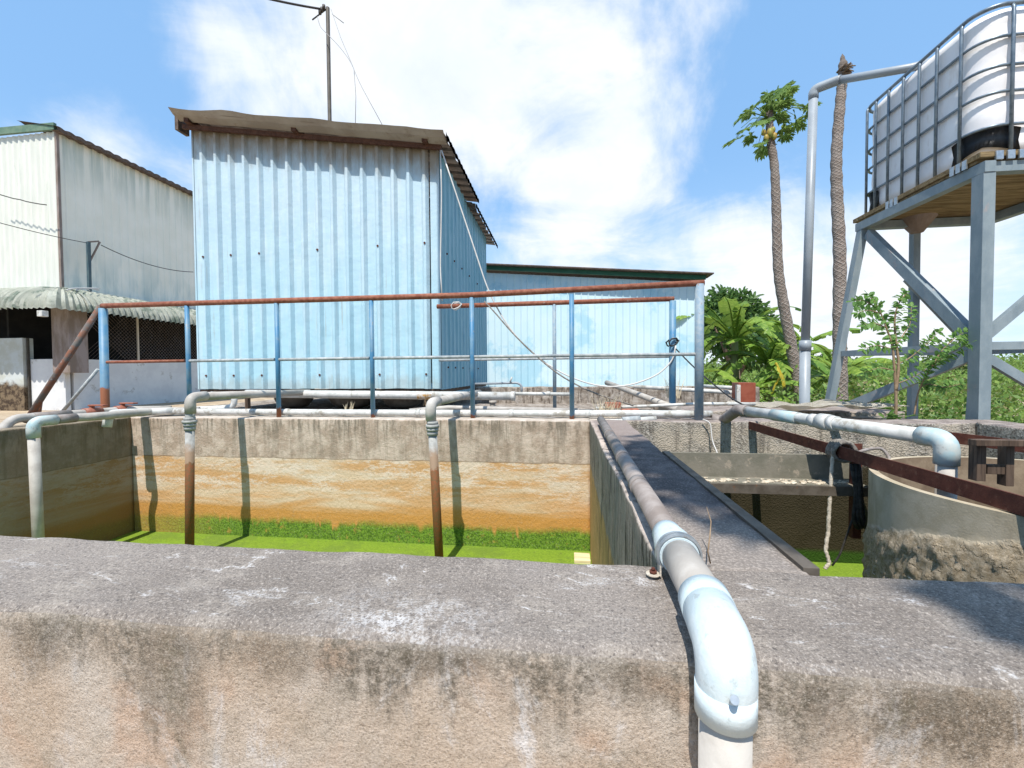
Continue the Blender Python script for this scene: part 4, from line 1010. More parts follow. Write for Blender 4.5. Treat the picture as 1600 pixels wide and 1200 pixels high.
# bracket post on the awning and wires
bp = thing('wire_bracket', 'thin dark metal bracket post holding a wire above the curved awning', 'bracket', at(138, 455, x=XL+.5))
a = at(138, 378, x=XL+.5); b = at(140, 458, x=XL+.5)
bm = bmesh.new(); beam(bm, b, a, .10, .10, up=(0, 1, 0)); finish('post', bm, 'bracket_teal', bp)
bm = bmesh.new(); beam(bm, a, at(154, 377, x=XL+.5), .06, .06); beam(bm, at(139, 411, x=XL+.5), at(156, 378, x=XL+.5), .05, .05); finish('arm', bm, 'column_concrete', bp)
w1 = sag(at(158, 383, x=XL+.5), at(302, 425, x=XL+.6), .25, 16)
tag(tubeobj('wire', w1, .018, 'wire_dark', None, 5), 'thin dark wire sagging from the bracket to the blue shed edge', 'wire')
w1 = sag(at(-30, 340, x=XL+.5), at(138, 380, x=XL+.5), .05, 16)
tag(tubeobj('wire', w1, .014, 'wire_dark', None, 5), 'thin dark wire crossing the cream front from the left to the bracket', 'wire')
w1 = sag(at(-10, 302, y=YL0-.5), at(72, 320, y=YL0-.5), .03, 8, .02)
tag(tubeobj('wire', w1, .02, 'wire_dark', None, 5), 'short twisted dark wire on the cream front above the awning', 'wire')
lp_ = [at(118+ 22*math.cos(i*.5)+i*1.2, 455-5*abs(math.sin(i*.5)), x=XL+.9) for i in range(24)]
tag(tubeobj('cable', lp_, .02, 'cable_white', None, 6), 'loose white cable loops lying on the curved awning', 'cable')

# ================================================================== AERIAL POLE behind the shed
pp_ = thing('antenna_pole', 'slim dark metal pole with wires rising behind the blue shed roof', 'pole', at(512, 190, y=7.6)*1)
pt = at(512, 12, y=7.6); pp_.location = (pt.x, 7.6, -1)
tubeobj('pole', [Vector((pt.x, 7.6, -1)), pt], .034, 'pole_metal', pp_, 12)
tubeobj('arm', [pt+Vector((-.02, 0, -.02)), at(488, 31, y=7.5)], .012, 'pole_metal', pp_, 8)
tubeobj('arm', [at(519, 22, y=7.6), at(537, 36, y=7.6)], .007, 'wire_grey', pp_, 6)
bm = bmesh.new()
for k in range(3):
    q = at(506-k*3, 14+k*4, y=7.55); tube(bm, [q, q+Vector((.0, 0, .07))], .028, 8)
finish('insulators', bm, 'pole_metal', pp_)
tag(tubeobj('wire', sag(at(350, -20, y=6.5), at(508, 15, y=7.6), .03), .018, 'wire_dark', None, 6), 'thick dark power cable coming from the upper left to the pole top', 'wire')
tag(tubeobj('wire', [at(517, 14, y=7.6), at(532, 58, y=7.3), at(553, 108, y=7), at(556, 150, y=6.9), at(555, 205, y=6.8)], .0055, 'wire_grey', None, 5), 'thin grey wire falling steeply from the pole top to the shed roof', 'wire')
tag(tubeobj('wire', rnd([at(496, 26, y=7.5), at(500, 42, y=7.5), at(530, 72, y=7.3), at(548, 96, y=7), at(562, 130, y=6.6), at(600, 200, y=6.0)], .3), .0055, 'wire_grey', None, 5), 'thin grey wire looping from the pole arm slantwise to the shed roof', 'wire')

# ================================================================== CABLES IN FRONT OF THE WAREHOUSE
a = at(688, 232, y=4.14); 
c1 = [a, at(690, 300, y=4.14), at(688, 420, y=4.1), at(691, 470, y=YB)]
tag(tubeobj('cable', rnd(c1, .1), .006, 'cable_white', None, 7), 'grey cable hanging straight down the front corner of the blue shed', 'cable')
def poly(pts, y0, y1): n = len(pts)-1; return [at(u, v, y=y0+(y1-y0)*i/n) for i, (u, v) in enumerate(pts)]
c2_ = poly([(690, 235), (715, 310), (740, 385), (765, 462), (800, 520), (840, 560), (890, 590), (940, 605), (985, 603), (1030, 585), (1052, 562), (1056, 540)], 4.12, 4.0)
tag(tubeobj('cable', rnd(c2_, .2, 4), .007, 'cable_white', None, 7), 'pale cable swooping from the shed eaves to the corner post of the back rail', 'cable')
c3_ = poly([(757, 471), (775, 490), (800, 520), (833, 552), (870, 584), (920, 612), (990, 634)], 4.0, 3.5)
tag(tubeobj('cable', rnd(c3_, .2, 4), .0065, 'rope_dirty', None, 7), 'dark grey cable drooping from the rusty back rail down to the loose bricks', 'cable')
def knot(c, r, m_, label, t_=.006, n=60):
    pts_ = [Vector(c)+Vector((math.cos(i*.9)*r*(1+.3*math.sin(i)), math.sin(i*.45)*r*.9, math.sin(i*.9+.4)*r*.8)) for i in range(n)]
    tag(tubeobj('cable', pts_, t_, m_, None, 6), label, 'cable')
knot(at(712, 478, y=YB-.03), .045, 'cable_white', 'pale cable knotted round the open left end of the back rail', .005, 22)
knot(at(1050, 535, y=YB-.02), .045, 'cable_black', 'black and pale cable knot on the corner post of the back rail', .008, 16)
c4_ = poly([(1056, 545), (1085, 575), (1120, 605), (1150, 628), (1190, 645)], 4.0, 3.0)
tag(tubeobj('cable', rnd(c4_, .2, 4), .006, 'cable_black', None, 7), 'black cable running down from the back rail corner past the front corner post', 'cable')

# ================================================================== TANK TOWER
tw_ = thing('steel_tower', 'blue grey steel tower with cross braces carrying the white tank', 'tower', (3.4, 4.1, -1))
NT_ = Vector((2.90, 3.44, 1.70)); FT = Vector((2.86, 4.62, 1.70)); N2 = Vector((4.0, 3.44, 1.70)); F2 = Vector((3.93, 4.62, 1.70))
NBt = Vector((2.90, 3.44, -1.02)); FB = Vector((2.52, 4.80, -1.02)); N2B = Vector((4.2, 3.3, -1.02)); F2B = Vector((3.86, 4.7, -1.02))
def mem(name, a, b, w, h, up=(0, 1, 0), L=False):
    bm = bmesh.new(); beam(bm, a, b, w, h, up=up, L=L, t=.008); return finish(name, bm, 'tower_steel', tw_)
mem('leg', NBt, NT_+Vector((0, 0, .0)), .075, .09); mem('leg', FB, FT+Vector((0, 0, .0)), .06, .075); mem('leg', N2B, N2, .075, .09); mem('leg', F2B, F2, .06, .06)
for a, b in ((NT_, FT), (N2, F2)): mem('top_beam', a+Vector((0, -.05, .04)), b+Vector((0, .05, .04)), .07, .075, up=(0, 0, 1))
for a, b in ((NT_, N2), (FT, F2)): mem('top_beam', a+Vector((.04, 0, .04)), b+Vector((-.04, 0, .04)), .07, .068, up=(0, 0, 1))
def on(a, b, t): return a.lerp(b, t)
nm = on(NBt, NT_, .56); fm = on(FB, FT, .56); n2m = on(N2B, N2, .56); f2m = on(F2B, F2, .56)
off = Vector((-.01, 0, 0))
mem('mid_beam', nm+Vector((0, .05, 0)), fm+Vector((.02, -.04, .0)), .05, .055, up=(0, 0, 1)); mem('mid_beam', nm+Vector((.04, 0, 0)), n2m, .05, .055, up=(0, 0, 1)); mem('mid_beam', fm+Vector((.03, 0, 0)), f2m, .045, .045, up=(0, 0, 1)); mem('mid_beam', n2m, f2m, .045, .05, up=(0, 0, 1))
mem('brace', FT+Vector((.02, -.06, -.05)), nm+Vector((0, .05, .06)), .055, .085, up=(0, 0, 1)); mem('brace', nm+Vector((0, .05, -.06)), FB+Vector((.0, -.2, .9)), .04, .075, up=(0, 0, 1))
mem('brace', nm+Vector((.04, 0, .08)), N2+Vector((0, 0, -.1)), .045, .06, up=(0, 0, 1)); mem('brace', nm+Vector((.04, 0, -.08)), N2B+Vector((0, 0, .5)), .04, .06, up=(0, 0, 1))
mem('brace', NT_+Vector((.3, 1.1, -.5)), f2m, .04, .05, up=(0, 0, 1))
q = at(1420, 357, y=4.75); mem('post', Vector((q.x, 4.66, -1)), Vector((q.x-.01, 4.66, 1.68)), .06, .06)
# drain funnel under the deck
# deck
dk = thing('pallet_deck', 'worn wooden pallet deck under the white tank on the steel tower', 'pallet', (3.45, 4.1, 1.78))
for i in range(9):
    y = 3.44+.135*i; bm = bmesh.new(); box(bm, (2.86, y, 1.785), (4.02, y+.13, 1.805), .002); finish('board', bm, 'pallet_wood', dk)
bm = bmesh.new(); box(bm, (2.845, 3.40, 1.807), (4.04, 4.74, 1.845), .004); finish('deck_board', bm, 'pallet_wood', dk)
for yy in (3.5, 4.15):
    bm = bmesh.new()
    for k in range(3): box(bm, (2.838, yy+k*.05, 1.775), (2.85, yy+k*.05+.035, 1.84))
    finish('metal_bracket', bm, 'galvanised', dk)
bm = bmesh.new()
for k in range(4): box(bm, (2.93+k*.07, 3.385, 1.78), (2.975+k*.07, 3.40, 1.84), .003)
finish('metal_bracket', bm, 'galvanised', dk)
bm = bmesh.new(); q = at(1420, 345, y=4.7)
bmesh.ops.create_cone(bm, segments=20, radius1=.05, radius2=.15, depth=.14, cap_ends=True, matrix=Matrix.Translation((q.x, 4.6, 1.72))); finish('hanging_sheet', bm, 'column_concrete', dk)
# tank
ib = thing('water_tank', 'white plastic container tank in a galvanised steel cage with black corner feet on the tower', 'tank', (3.45, 4.1, 1.85))
IX0, IX1, IY0, IY1, IZ0, IZ1 = 2.90, 3.95, 3.46, 4.72, 1.86, 2.86
def rrect(x0, x1, y0, y1, r, n=8):
    out = []
    for (cx, cy, a0) in ((x0+r, y0+r, 180), (x1-r, y0+r, 270), (x1-r, y1-r, 0), (x0+r, y1-r, 90)):
        for k in range(n+1): a = R(a0+90*k/n); out.append((cx+r*math.cos(a), cy+r*math.sin(a)))
    return out
bm = bmesh.new(); prev = None; first = None
lv = []
zs = [IZ0] + [IZ0+.02+.96*i/40 for i in range(41)] + [IZ1-.0, IZ1+.035, IZ1+.05]
for i, z in enumerate(zs):
    f = (z-IZ0)/(IZ1-IZ0); ins = .018
    if f < .05: ins += .03*(1-f/.05)
    if z > IZ1-.06: ins += .07*((z-(IZ1-.06))/.11)**2
    ridge = .004*(math.sin(f*math.pi*2*4.2)) if .06 < f < .93 else 0
    lv.append([bm.verts.new((x, y, z)) for x, y in rrect(IX0+ins-ridge*.3, IX1-ins+ridge*.3, IY0+ins-ridge, IY1-ins+ridge, .16)])
for i in range(len(lv)-1):
    n = len(lv[0])
    for k in range(n): f = bm.faces.new((lv[i][k], lv[i][(k+1) % n], lv[i+1][(k+1) % n], lv[i+1][k])); f.smooth = True
bm.faces.new(lv[0][::-1]); bm.faces.new(lv[-1]); finish('bottle', bm, 'tank_plastic', ib)
def loop(z, r, rad=.155):
    pts_ = [Vector((x, y, z)) for x, y in rrect(IX0, IX1, IY0, IY1, rad)]; pts_.append(pts_[0].copy())
    bm = bmesh.new(); tube(bm, pts_, r, 10, False); return bm
hz_ = [IZ0+.19, IZ0+.42, IZ0+.60, IZ0+.80]
finish('top_hoop', loop(IZ1+.015, .0145), 'cage_steel', ib)
for z in hz_: finish('hoop', loop(z, .0105), 'cage_steel', ib)
ups = [(IX0, y) for y in (3.62, 3.83, 4.0, 4.17, 4.34, 4.50, 4.62)] + [(x, IY0) for x in (3.07, 3.30, 3.50, 3.68, 3.80)] + [(IX1, 3.7), (IX1, 4.1), (IX1, 4.5)] + [(x, IY1) for x in (3.1, 3.45, 3.85)]
for x, y in ups:
    dx = -.012 if x == IX0 else .012 if x == IX1 else 0; dy = -.012 if y == IY0 else .012 if y == IY1 else 0
    tubeobj('upright', [Vector((x+dx, y+dy, IZ0-.01)), Vector((x+dx, y+dy, IZ1-.02)), Vector((x, y, IZ1+.01))], .0115, 'cage_steel', ib, 8)
for (cx, cy, a0) in ((IX0+.16, IY0+.16, 180), (IX0+.16, IY1-.16, 90)):
    bm = bmesh.new(); prev = None; n = 18
    for k in range(n+1):
        a = R(a0-28+146*k/n); r = .158; ext = 0
        edge = abs(k/n-.5)*2; zb = IZ0 + .0 + (.06*(1-edge) if a0 == 180 else .0)
        d = Vector((math.cos(a), math.sin(a), 0)); c = Vector((cx, cy, 0))
        o_ = min(r/max(abs(d.x), abs(d.y)), r*1.0) if False else r
        p0 = c+d*o_
        # past the quarter arc the foot runs straight along the cage
        ang_ = a0-28+146*k/n
        if ang_ < a0: p0 = c + Vector((math.cos(R(a0)), math.sin(R(a0)), 0))*r + Vector((math.sin(R(a0)), -math.cos(R(a0)), 0))*r*math.tan(R(a0-ang_))
        if ang_ > a0+90: p0 = c + Vector((math.cos(R(a0+90)), math.sin(R(a0+90)), 0))*r + Vector((-math.sin(R(a0+90)), math.cos(R(a0+90)), 0))*r*math.tan(R(ang_-a0-90))
        top_ = IZ0+.185-.02*edge**4
        col = [bm.verts.new((p0.x, p0.y, zb)), bm.verts.new((p0.x-d.x*.012, p0.y-d.y*.012, (zb+top_)/2)), bm.verts.new((p0.x, p0.y, top_))]
        if prev:
            for j in range(2): f = bm.faces.new((prev[j], col[j], col[j+1], prev[j+1])); f.smooth = True
        prev = col
    bmesh.ops.solidify(bm, geom=bm.faces[:], thickness=-.008)
    finish('corner_foot', bm, 'black_plastic', ib)

# tall grey pipe into the tank
vpz = thing('riser_pipe', 'tall slim grey plastic pipe bending over to the top of the white tank', 'pipe', (2.35, 4.6, -1))
b0 = at(1257, 625, y=4.6); b1 = at(1258, 540, y=4.6); t0_ = at(1271, 150, y=4.6); t1_ = at(1278, 135, y=4.58); t2_ = at(1308, 126, y=4.5); t3_ = at(1423, 106, y=4.15); t4_ = at(1470, 93, y=4.1)
tubeobj('lower_pipe', [Vector((b0.x, 4.6, -1)), b1], .046, 'pvc_grey', vpz, 18)
tubeobj('upper_pipe', [b1-Vector((0, 0, .03)), t0_], .0385, 'pvc_grey', vpz, 18)
tubeobj('sleeve', [b1-Vector((0, 0, .05)), b1+Vector((0, 0, .05))], .052, 'pvc_grey', vpz, 18)
bm = bmesh.new(); tube(bm, rnd([t0_-Vector((0, 0, .03)), t0_+Vector((0, 0, .06)), t2_, t2_.lerp(t3_, .05)], .12, 6), .043, 16); finish('elbow', bm, 'pvc_grey', vpz)
tubeobj('cross_pipe', [t2_, t3_, t4_], .034, 'pvc_grey', vpz, 16)

# ================================================================== PLANTS
def leafquad(bm, c, d, n, L, w, fold=.0):
    d = d.normalized(); s = d.cross(n).normalized()
    if s.length < .1: s = Vector((1, 0, 0))
    p_ = [c, c+d*L*.35+s*w*.5+n*fold*L, c+d*L*.75+s*w*.36, c+d*L-n*L*.12, c+d*L*.75-s*w*.36, c+d*L*.35-s*w*.5+n*fold*L]
    bm.faces.new([bm.verts.new(q) for q in p_])
def rvec(s=1): return Vector((random.gauss(0, s), random.gauss(0, s), random.gauss(0, s)))
def trunk(name, path, rad, m_, parent, seg=16, uvs=None):
    bm = bmesh.new(); tube(bm, path, rad, seg)
    if uvs:
        lay = bm.loops.layers.uv.new('UVMap'); n = len(path)
        bm.verts.index_update()
        for f in bm.faces:
            ks = [l.vert.index for l in f.loops]
            for l in f.loops:
                i, k = divmod(l.vert.index, seg)
                if k == 0 and any(q % seg == seg-1 for q in ks): k = seg
                l[lay].uv = (k/seg*uvs[0], i/(n-1)*uvs[1])
    return finish(name, bm, m_, parent)
def smoothpath(pts, n=12):
    out = []
    P_ = [Vector(p) for p in pts]; P_ = [P_[0]*2-P_[1]] + P_ + [P_[-1]*2-P_[-2]]
    for i in range(1, len(P_)-2):
        for k in range(n):
            t = k/n; a, b, c, d = P_[i-1:i+3]
            out.append(.5*((2*b)+(-a+c)*t+(2*a-5*b+4*c-d)*t*t+(-a+3*b-3*c+d)*t**3))
    out.append(P_[-2]); return out
# papaya tree with crown
pt1 = thing('papaya_tree', 'slender papaya tree with a small leafy crown and fruit', 'tree', at(1251, 660, y=8))
pt1.location.z = -1.02
p1_ = [Vector((4.04, 8, -1.02)), at(1250, 620, y=8), at(1240, 560, y=8), at(1225, 480, y=8), at(1216, 420, y=8), at(1213, 330, y=8), at(1210, 260, y=8), at(1203, 212, y=8), at(1203, 175, y=8)]
pth = smoothpath(p1_, 10); n = len(pth)
trunk('trunk', pth, [.102-.048*(i/(n-1)) + .004*math.sin(i*1.9) for i in range(n)], 'papaya_bark', pt1, 18, (6, 84))
bm = bmesh.new(); crown = at(1203, 180, y=8); stems = bmesh.new()
def papleaf(bm, c, d, L):
    up = Vector((0, 0, 1)); s = d.cross(up).normalized(); n_ = s.cross(d).normalized()
    for a in (-95, -60, -30, 0, 30, 60, 95):
        dd = (d*math.cos(R(a)) + s*math.sin(R(a))); LL = L*(1-.25*abs(a)/95)
        leafquad(bm, c, dd+rvec(.06), n_+rvec(.1), LL, LL*.32)
        for sg in (-1, 1):
            leafquad(bm, c+dd*LL*.4, dd+s*sg*.9+rvec(.1), n_, LL*.42, LL*.2); leafquad(bm, c+dd*LL*.62, dd-s*sg*.2+s*sg*.8, n_, LL*.33, LL*.15)
ends = [(1155, 185), (1150, 215), (1170, 205), (1180, 190), (1165, 170), (1195, 222), (1185, 225), (1190, 150), (1198, 140), (1210, 148), (1220, 142), (1232, 150), (1240, 158), (1225, 165), (1238, 178), (1245, 190), (1228, 195), (1236, 205), (1255, 165), (1262, 172), (1200, 160), (1215, 178), (1178, 172), (1205, 165), (1192, 235), (1158, 200)]
for u, v in ends:
    e_ = at(u, v, y=8+random.uniform(-.35, .35)); m_ = crown.lerp(e_, .6)+Vector((0, 0, .08))
    if random.random() < .8: tube(stems, [crown+Vector((0, 0, -.05)), m_, e_], [.011, .007, .004], 6)
    d = (e_-crown); d.z = d.z*.3-.25; papleaf(bm, e_+rvec(.05), (d.normalized()+rvec(.25)).normalized(), random.uniform(.17, .30))
finish('crown', bm, 'leaf_papaya', pt1); finish('leaf_stalks', stems, 'leaf_papaya', pt1)
for u, v, r in ((1203, 208, .09), (1210, 213, .07), (1197, 216, .07), (1193, 207, .06), (1208, 203, .06)):
    bm = bmesh.new(); q = at(u, v, y=7.92); bmesh.ops.create_icosphere(bm, subdivisions=3, radius=r*.75, matrix=Matrix.Translation(q) @ Matrix.Diagonal((.8, .8, 1.25, 1)))
    finish('papaya_fruit', bm, 'fruit', pt1, True)
# topless papaya trunk
pt2 = thing('papaya_tree', 'bare papaya trunk without leaves broken to a pointed tip', 'tree', (4.1, 7, -1.02))
p2_ = [Vector((4.1, 7, -1.02)), at(1313, 600, y=7), at(1312, 500, y=7), at(1312, 400, y=7), at(1308, 310, y=7), at(1307, 240, y=7), at(1313, 160, y=7), at(1317, 115, y=7), at(1316, 84, y=7)]
pth = smoothpath(p2_, 11); n = len(pth)
trunk('trunk', pth, [(.098-.044*(i/(n-1)))*min(1, (n-i)/7.5) + .005*math.sin(i*1.7) for i in range(n)], 'papaya_bark', pt2, 18, (6, 104))
bm = bmesh.new(); q = at(1323, 105, y=6.95)
for i in range(26):
    a_ = q+rvec(.03)-Vector((.05, 0, .03)); d_ = Vector((random.uniform(-.1, .9), random.uniform(-1, .3), random.uniform(-.5, .9))).normalized(); tube(bm, [a_, a_+d_*.07, a_+d_*.12+Vector((0, 0, -.02))], [.018, .014, .006], 5)
finish('dry_stub', bm, 'bark', pt2)
# banana plants
def bananaleaf(bm, base, d0, L, w, droop, seg=18, tear=.75):
    d = d0.normalized(); p_ = base.copy(); s = d.cross(Vector((0, 0, 1))); s = s.normalized() if s.length > .05 else Vector((1, 0, 0))
    mid = []; 
    for i in range(seg+1):
        mid.append((p_.copy(), d.copy())); d = (d+Vector((0, 0, -droop/seg*(1+i/seg)))).normalized(); p_ += d*L/seg
    tube(bm, [q[0]-Vector((0, 0, .008)) for q in mid], [.022*(1-.85*i/seg) for i in range(seg+1)], 5, False)
    ph = random.uniform(0, 6)
    def edge(t, sg):
        i = min(int(t*seg), seg-1); a_, da = mid[i]; b_ = mid[i+1][0]; c_ = a_.lerp(b_, t*seg-i)
        wd = w*.5*max(.05, math.sin(math.pi*min(1, max(0, (t-.08)/.92)))**.5)
        dr = .32+.2*math.sin(t*7+ph)
        return c_, s*sg*wd + Vector((0, 0, -wd*dr)) + da*wd*.3, wd
    for sg in (-1, 1):
        t = .1
        while t < .985:
            dt = random.choice((.02, .04, .07, .11)); t2 = min(t+dt, .99)
            k_ = random.uniform(.72, .98) if random.random() < tear else 1; dip = Vector((0, 0, -random.uniform(0, .22)*w)) if k_ < 1 else Vector()
            m_ = max(1, int(dt/.03))
            for j in range(m_):
                ta = t+(t2-t)*j/m_; tb = t+(t2-t)*(j+1)/m_
                c0_, o0, w0_ = edge(ta, sg); c1_, o1, w1_ = edge(tb, sg)
                bm.faces.new([bm.verts.new(q) for q in (c0_, c1_, c1_+o1*k_+dip, c0_+o0*k_+dip)])
            t = t2
def banana(x, y, h, n, label, seed, L=1.5):
    random.seed(seed); o = thing('banana_plant', label, 'banana plant', (x, y, -1.02), 'banana plants beyond the warehouse corner')
    base = Vector((x, y, -1.02)); tp = Vector((x+.05, y, h))
    tubeobj('trunk', [base, base.lerp(tp, .5)+Vector((.03, 0, 0)), tp], [.11, .09, .06], 'banana_stem', o, 12)
    bm = bmesh.new()
    for i in range(n):
        a = i*2.4+random.uniform(-.3, .3); el = random.uniform(.35, 1.35); l_ = L*random.uniform(.75, 1.15)
        bananaleaf(bm, tp, Vector((math.cos(a), math.sin(a), el*1.5)), l_, .30*random.uniform(.8, 1.2), random.uniform(.8, 1.9))
    finish('crown', bm, 'leaf_banana', o)
banana(3.28, 9.1, .95, 18, 'tallest banana plant with upright torn leaves right beside the warehouse corner', 3, 1.5)
banana(3.78, 8.8, .45, 16, 'banana plant with drooping leaves left of the leafy papaya trunk', 5, 1.35)
banana(4.5, 9.6, .45, 15, 'banana plant right behind the leafy papaya trunk', 8, 1.4)
banana(5.5, 9.7, .05, 13, 'small banana plant between the two papaya trunks', 11, 1.15)
banana(3.2, 8.3, -.1, 14, 'lowest banana plant in front of the warehouse corner', 14, 1.15)
random.seed(21)
bm = bmesh.new(); bananaleaf(bm, at(1212, 566, y=7.8), Vector((.25, -.2, -.6)), .42, .24, .6, 10, .5); bananaleaf(bm, at(1218, 590, y=7.8), Vector((-.3, .1, -.5)), .3, .16, .5, 10, .5)
tag(finish('dead_leaf', bm, 'leaf_yellow'), 'yellow dying banana leaf hanging beside the papaya trunk', 'leaf')
def leafblob(bm, c, rad, n, L, squash=.8):
    for i in range(n):
        d = rvec(); d.normalize(); r = random.uniform(.55, 1.05)**.6
        p_ = Vector(c)+Vector((d.x*rad, d.y*rad, d.z*rad*squash))*r
        dd = (d*.6+rvec(.5)); dd.z -= .3; nn = (d+rvec(.5)).normalized()
        leafquad(bm, p_, dd, nn, L*random.uniform(.6, 1.3), L*.42)
def tree(name, label, cx, cy, blobs_, n, L, m_, tz, group=None, tw=.18):
    o = thing(name, label, 'tree', (cx, cy, -1.02), group)
    bm = bmesh.new(); bt = Vector((cx, cy, -1.02)); fork = Vector((cx, cy, tz)); tube(bm, [bt, fork], [tw, tw*.7], 10)
    for (x, y, z, r) in blobs_: tube(bm, [fork-Vector((0, 0, .3)), fork.lerp(Vector((x, y, z)), .6)+Vector((0, 0, .1)), Vector((x, y, z))], [tw*.5, tw*.3, tw*.1], 6)
    finish('trunk', bm, 'bark', o)
    bm = bmesh.new()
    for (x, y, z, r) in blobs_: leafblob(bm, (x, y, z), r, int(n*r*r), L)
    finish('crown', bm, m_, o); return o
Y_ = 15
bl = []
for u, v, r in ((1128, 490, .7), (1120, 475, .5), (1150, 485, .75), (1165, 500, .8), (1180, 515, .75), (1200, 520, .5), (1140, 520, 1.0), (1170, 540, .9), (1125, 462, .32), (1160, 470, .3), (1108, 500, .6), (1208, 512, .3)):
    q = at(u, v, y=Y_+random.uniform(-.8, .8)); bl.append((q.x, q.y, q.z, r))
tree('mango_tree', 'dark green rounded tree rising behind the banana plants', at(1150, 560, y=Y_).x, Y_, bl, 900, .24, 'leaf_mango', .4)
q = at(1265, 520, y=13)
# distant palms and bushes
# sapling on the ledge
def sapling():
    random.seed(33)
    o = thing('sapling', 'young leafy sapling growing out of the concrete ledge in front of the tower', 'plant', at(1398, 655, y=3.5))
    st = bmesh.new(); lf = bmesh.new(); Yp = 3.5
    def sh(u, v, dy=0): return at(u, v, y=Yp+dy)
    main = smoothpath([sh(1399, 662), sh(1400, 620), sh(1397, 570), sh(1394, 540), sh(1384, 510), sh(1372, 480), sh(1358, 462)], 6)
    brs = [main, smoothpath([sh(1400, 610), sh(1404, 570), sh(1400, 535), sh(1398, 500), sh(1404, 475), sh(1416, 458, .1)], 6),
           smoothpath([sh(1428, 650, .1), sh(1436, 610, .1), sh(1455, 575), sh(1480, 555, -.1), sh(1512, 538, -.2)], 6),
           smoothpath([sh(1395, 550), sh(1410, 525, .1), sh(1422, 505, .15), sh(1424, 480, .2)], 5),
           smoothpath([sh(1384, 512), sh(1365, 505, -.1), sh(1348, 508, -.15)], 4), smoothpath([sh(1376, 490), sh(1358, 485, -.1), sh(1340, 488, -.15)], 4),
           smoothpath([sh(1392, 545), sh(1370, 540, -.1), sh(1350, 545, -.15)], 4), smoothpath([sh(1437, 605, .1), sh(1452, 600, .1), sh(1475, 605), sh(1500, 600)], 4),
           smoothpath([sh(1398, 580), sh(1375, 575, -.1), sh(1352, 582, -.1)], 4), smoothpath([sh(1455, 575), sh(1470, 550), sh(1490, 530), sh(1505, 520)], 4), smoothpath([sh(1372, 482), sh(1350, 470), sh(1335, 470)], 4),
           smoothpath([sh(1400, 570), sh(1420, 560), sh(1445, 540), sh(1465, 520)], 4), smoothpath([sh(1400, 600), sh(1425, 590), sh(1450, 575)], 4)]
    for j, b_ in enumerate(brs):
        n = len(b_); tube(st, b_, [(.011 if j < 2 else .006)*(1-.75*i/(n-1)) for i in range(n)], 6)
        i0 = int(n*.35) if j < 3 else 1
        for i in range(i0, n):
            if j == 0 and i < n*.5: continue
            p_ = b_[i]; d = (b_[i]-b_[i-1]).normalized()
            for sg in (-1, 1):
                for rep in range(2):
                    s = d.cross(Vector((0, -1, .3))).normalized()*sg
                    dd = (d*.4+s+rvec(.35)); dd.z -= .15
                    leafquad(lf, p_+rvec(.004), dd, Vector((0, -.5, 1))+rvec(.5), random.uniform(.035, .062), .026, .04)
        leafquad(lf, b_[-1], (b_[-1]-b_[-2]), Vector((0, -.4, 1)), .06, .03)
    for i in range(14): leafquad(lf, at(1380+random.uniform(-10, 30), 655, y=3.45)+rvec(.01), Vector((random.uniform(-1, 1), -.4, .35)), Vector((0, 0, 1)), .12, .03)
    finish('stems', st, 'twig', o); finish('leaves', lf, 'leaf_sapling', o)
sapling()
# numpy leaf fields
def leaffield(name, rng, centres, m_, label=None, cat=None, kind=None):
    """centres: list of (x,y,z,rx,rz,n,L)"""
    V = []; 
    for (x, y, z, rx, rz, n, L) in centres:
        d = rng.normal(size=(n, 3)); d /= np.linalg.norm(d, axis=1)[:, None]; d[:, 2] = np.abs(d[:, 2])*1.0
        r = rng.uniform(.6, 1.05, (n, 1))**.5; lump = 1+.25*np.sin(d[:, :1]*5+x)*np.cos(d[:, 1:2]*4+y)
        c = np.array([x, y, z]) + d*r*lump*np.array([rx, rx, rz])
        a = rng.normal(size=(n, 3))*.7+d*.4; a[:, 2] -= .1; a /= np.linalg.norm(a, axis=1)[:, None]
        nn = d+rng.normal(size=(n, 3))*.6; nn[:, 2] += .5; s = np.cross(a, nn); s /= np.linalg.norm(s, axis=1)[:, None]+1e-6
        l = (L*rng.uniform(.6, 1.4, (n, 1)))
        V.append(np.stack([c, c+a*l*.5+s*l*.26, c+a*l, c+a*l*.5-s*l*.26], 1))
    V = np.concatenate(V).reshape(-1, 3); n = len(V)//4
    me = bpy.data.meshes.new(name); me.from_pydata(V.tolist(), [], np.arange(n*4).reshape(-1, 4).tolist()); me.materials.append(MAT[m_])
    o = bpy.data.objects.new(name, me); C.objects.link(o); return tag(o, label, cat, None, kind)
rng = np.random.default_rng(5)
near_ = []; far_ = []
# hedge of scrub outside the tank: from 6 m on outwards, in the field seen to the right
cs = []; cd_ = []
for i in range(520):
    y = 6.5 + 60*rng.random()**2.0; x = 1.8 + (y*1.75)*rng.random(); 
    if x < 2.9 and y < 18: continue
    h = .85+.5*rng.random() + min(1.1, (y-6)*.028); r = .5+.5*rng.random()+y*.012
    L = .05+.0042*y; n = int(520*r*r/(1+y*.05))
    (cd_ if rng.random() < .2 and y < 25 and x > y*.55 else cs).append((x, y, -1.05, r, h, n, L))
for i in range(90):
    x = 3.2+5.5*rng.random(); y = 5.3+1.8*rng.random()
    cs.append((x, y, -1.05, .4+.2*rng.random(), .6+.28*rng.random(), 380, .06))
leaffield('scrub', rng, cs, 'leaf_bush', None, None, 'stuff')
leaffield('scrub', rng, cd_, 'leaf_bush_dry', None, None, 'stuff')
ws = []
for i in range(420):
    y = 60+260*rng.random()**1.5; x = -.05*y + y*2.1*rng.random(); ws.append((x, y, -1, 3+y*.02, 1.6+y*.008+1.6*rng.random(), 110, .5+y*.004))
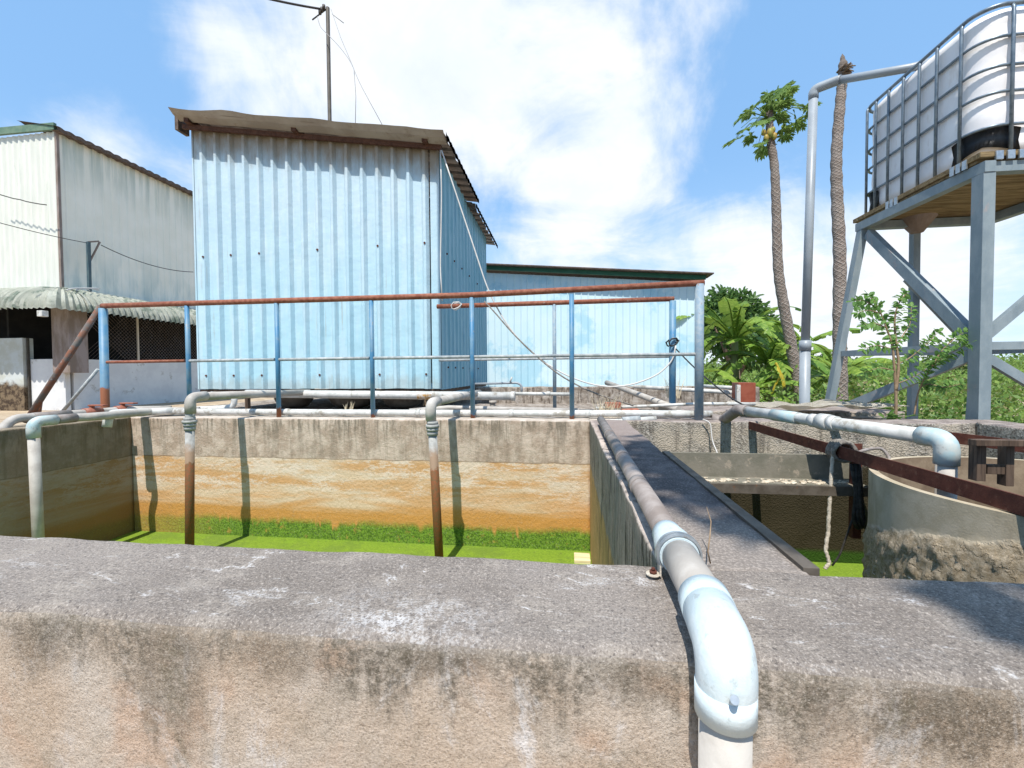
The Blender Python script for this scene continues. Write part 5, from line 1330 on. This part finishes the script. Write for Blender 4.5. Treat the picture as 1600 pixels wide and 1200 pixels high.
leaffield('far_wood', rng, ws, 'leaf_bush', None, None, 'stuff')
# far single trees peeping over
random.seed(9)
for (u, v, Yt, r, lab) in ((1490, 548, 30, 1.2, 'far dark tree peeping over the scrub behind the tower leg'), (1275, 560, 26, 1.0, 'far tree seen between the papaya trunks')):
    q = at(u, v, y=Yt); tree('bushy_tree', lab, q.x, Yt, [(q.x+random.uniform(-r, r), Yt+random.uniform(-r, r), q.z+random.uniform(-.8, .3)*r, r*random.uniform(.5, .9)) for _ in range(6)], 260, .3, 'leaf_tree', q.z-2)

# ================================================================== TREE BEHIND THE CAMERA whose shade falls on the wall rims
def shadecaster():
    random.seed(77)
    sdir = SUN_TO/SUN_TO.z
    o = thing('shade_tree', 'tree leaning over the near tank wall from behind, out of the frame', 'tree', (3.4, -4.5, -1.02))
    tg = []   # (x, y, z on the shaded place, height of leaves, radius)
    for x, y, r in ((.35, 2.05, .09), (.37, 1.92, .12), (.35, 1.78, .14), (.38, 1.65, .14), (.34, 1.52, .14), (.37, 1.38, .15), (.39, 1.24, .13), (.41, 1.10, .08)): tg.append((x, y, 0, 5.2, r))
    for x, y, r in ((.62, .735, .05), (.74, .72, .09), (.9, .68, .14), (1.1, .64, .18), (1.35, .60, .22), (1.6, .58, .25), (2.3, 1.9, .25), (2.5, 2.4, .25)): tg.append((x, y, 0, 5.0, r))
    for x, y, z, r in ((1.36, 1.12, -.45, .07), (1.45, 1.08, -.3, .09), (1.55, 1.05, -.1, .1), (1.42, 1.09, -.7, .08)): tg.append((x, y-z/-1.85*0+z/1.85, 0, 5.0, r))
    for _ in range(26): tg.append((random.uniform(1.9, 4.2), random.uniform(-1.2, .6), 0, random.uniform(4.6, 6.2), random.uniform(.3, .6)))
    st = bmesh.new(); lf = bmesh.new(); f0 = Vector((3.2, -4.2, 3.2)); tube(st, [Vector((3.4, -4.5, -1.02)), f0], [.2, .14], 10)
    for (x, y, z, h, r) in tg:
        c = Vector((x, y, 0)) + sdir*h; tube(st, [f0, f0.lerp(c, .5)+Vector((0, 0, .4)), c], [.05, .025, .008], 5)
        for i in range(int(900*r*r)+34):
            p_ = c+Vector((random.gauss(0, r*.55), random.gauss(0, r*.55), random.gauss(0, .2))); leafquad(lf, p_, rvec()+Vector((0, 0, -.3)), Vector((0, 0, 1))+rvec(.5), .13, .065)
    finish('trunk', st, 'bark', o); finish('crown', lf, 'leaf_tree', o)
shadecaster()
